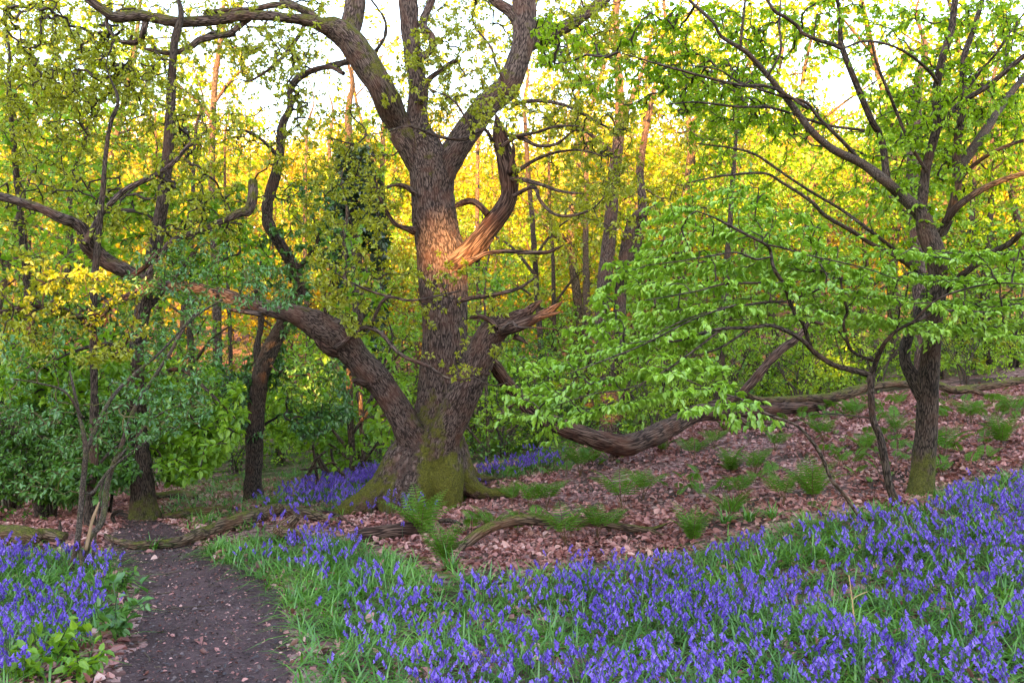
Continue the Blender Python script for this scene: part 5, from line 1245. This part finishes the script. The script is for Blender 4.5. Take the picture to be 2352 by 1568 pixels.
# small bracken sprigs coming up through the litter in loose patches
SPR = [frond_mesh(.26, 770 + i, .3, .3, 1.35) for i in range(4)]
p, px, py = ground_rand(5200, -2, 10, 7., 16)
k = in_poly(px, py, [(1100,1100),(1250,1060),(1500,1010),(2000,930),(2352,900),(2352,1060),(2000,1140),(1700,1220),(1400,1290),(1080,1240)]) & (fbm(p * np.array([.8, .8, 0]), 3, 31.) > .53)
p = p[k][:380]; wh = rg.integers(0, 4, len(p)); a_ = rg.uniform(0, 2 * pi, len(p)); s_ = rg.uniform(.5, 1.4, len(p))
v1, q1 = spread_protos([(a[0], a[1]) for a in SPR], p, s_, a_, wh); v2, q2 = spread_protos([(a[2], a[3]) for a in SPR], p, s_, a_, wh)
kind(mk('bracken_sprigs', np.vstack([v1, v2]), np.vstack([q1, q2 + len(v1)]), [M['fernstem'], M['fern']], midx=np.r_[np.zeros(len(q1)), np.ones(len(q2))]), 'stuff')
# grass tufts on the litter
def tuft(label, px_, py_, s):
    q = ground_pt(px_, py_); V, Q = blades(np.array([[0, 0, 0.]]), 38, .26 * s, .012, .8)
    o = mk('leaf_tuft', V, Q, M['blade']); o.location = q; return tag(o, label, 'plant', 'strap-leaved tufts on the litter')
for a in [('tuft of strap leaves topmost of four on the bank', 1688, 1178, 1.), ('tuft of strap leaves lowest and leftmost of four on the bank', 1668, 1206, 1.), ('tuft of strap leaves in the middle of the four on the bank', 1722, 1196, .9), ('tuft of strap leaves rightmost of four on the bank', 1775, 1192, .9),
          ('tuft of strap leaves against the right root of the oak', 1062, 1150, .95), ('tuft of strap leaves in front of the small fern by the bough foot', 1035, 1312, 1.1), ('tuft of strap leaves growing under the log across the path', 352, 1264, .8), ('green tuft alone on the litter right of the path', 925, 1345, 1.2)]: tuft(*a)

# leafy plants by the path
def leafy(label, px_, py_, h, n, L, seed, mat='elder'):
    q = ground_pt(px_, py_); g = np.random.default_rng(seed)
    t = thing('bramble', label, 'plant', q); st = []
    for i in range(6):
        a = g.uniform(0, 2 * pi); f = np.linspace(0, 1, 6)[:, None]
        st.append(np.array([math.cos(a), math.sin(a), 0]) * f ** 1.5 * h * .55 + np.array([0, 0, 1]) * f * h * g.uniform(.6, 1.) + g.normal(size=(6, 3)) * .008)
    st = np.array(st); V, Q, fl = twig_tubes(st, np.full(st.shape[:2], .003), 4); mk('stems', V, Q, M['stem'], t, None, fl)
    V, Q = twig_leaves(st, n, L, 'loose', g, .25, .62, False, .3); mk('leaves', V, Q, M[mat], t)
leafy('leafy green bramble seedling at the left edge of the path', 262, 1470, .38, 13, .075, 801)
leafy('low bramble sprawling in the bottom left corner', 130, 1520, .22, 14, .07, 802, 'midleaf')
leafy('small bramble beside the corner one near the bottom edge', 195, 1560, .16, 12, .06, 803, 'midleaf')
leafy('dark leafy weed at the foot of the bush stems by the path', 275, 1362, .2, 14, .05, 804, 'darkleaf')
leafy('weed with broad leaves between the left bluebells and fallen leaves', 60, 1560, .2, 14, .07, 805, 'midleaf')
# dry stalk
q = ground_pt(1968, 1470); t = thing('dry_stalk', 'thin straw-coloured dead stalk standing in the bluebells', 'plant', q); D = float(q[1])
bark_part('stalk', trace([(1968,1475,4),(1963,1430,4),(1957,1375,3),(1950,1320,2)], D, None, .03), 5, t, q, 'far', 0, 0, -1., 900.).data.materials[0] = M['straw']
bark_part('side_shoot', trace([(1958,1376,2.5),(1972,1366,2),(1992,1358,1.5)], D, None, .03), 5, t, q, 'far', 0, 0, -1., 901.).data.materials[0] = M['straw']

#@@LIGHT
# ------------------------------------------------------------------ light, sky, camera
d = Vector((math.sin(SUN_AZ) * math.cos(SUN_EL), math.cos(SUN_AZ) * math.cos(SUN_EL), -math.sin(SUN_EL)))
L = bpy.data.lights.new('sun', 'SUN'); L.energy = 3.2; L.angle = math.radians(.5); L.color = (1., .62, .22)
lo = bpy.data.objects.new('sun', L); C.objects.link(lo); lo.rotation_euler = d.to_track_quat('-Z', 'Y').to_euler(); lo.location = (-20, -60, 40)
w = bpy.data.worlds.new('World'); bpy.context.scene.world = w; w.use_nodes = True
nt = w.node_tree; sky = nt.nodes.new('ShaderNodeTexSky'); sky.sky_type = 'NISHITA'; sky.sun_disc = False
sky.sun_elevation = SUN_EL; sky.sun_rotation = math.radians(190.5); sky.air_density = 1.; sky.dust_density = .3; sky.ozone_density = 1.
bg = nt.nodes['Background']; bg.inputs[1].default_value = .15; nt.links.new(sky.outputs[0], bg.inputs[0])

cam = bpy.data.cameras.new('camera'); cam.lens = 36 * F / W; cam.sensor_width = 36; cam.clip_end = 600; cam.clip_start = .05
co = bpy.data.objects.new('camera', cam); C.objects.link(co); co.location = CAM; co.rotation_euler = (pi / 2 + PITCH, 0, 0)
S = bpy.context.scene; S.camera = co
S.view_settings.view_transform = 'Standard'; S.view_settings.look = 'None'; S.view_settings.exposure = 3.45; S.view_settings.gamma = 1
S.view_settings.use_white_balance = True; S.view_settings.white_balance_temperature = 8000; S.view_settings.white_balance_tint = 18
S.render.engine = 'CYCLES'; cy = S.cycles
cy.max_bounces = 6; cy.diffuse_bounces = 3; cy.glossy_bounces = 2; cy.transmission_bounces = 4; cy.transparent_max_bounces = 4; cy.caustics_reflective = False; cy.caustics_refractive = False
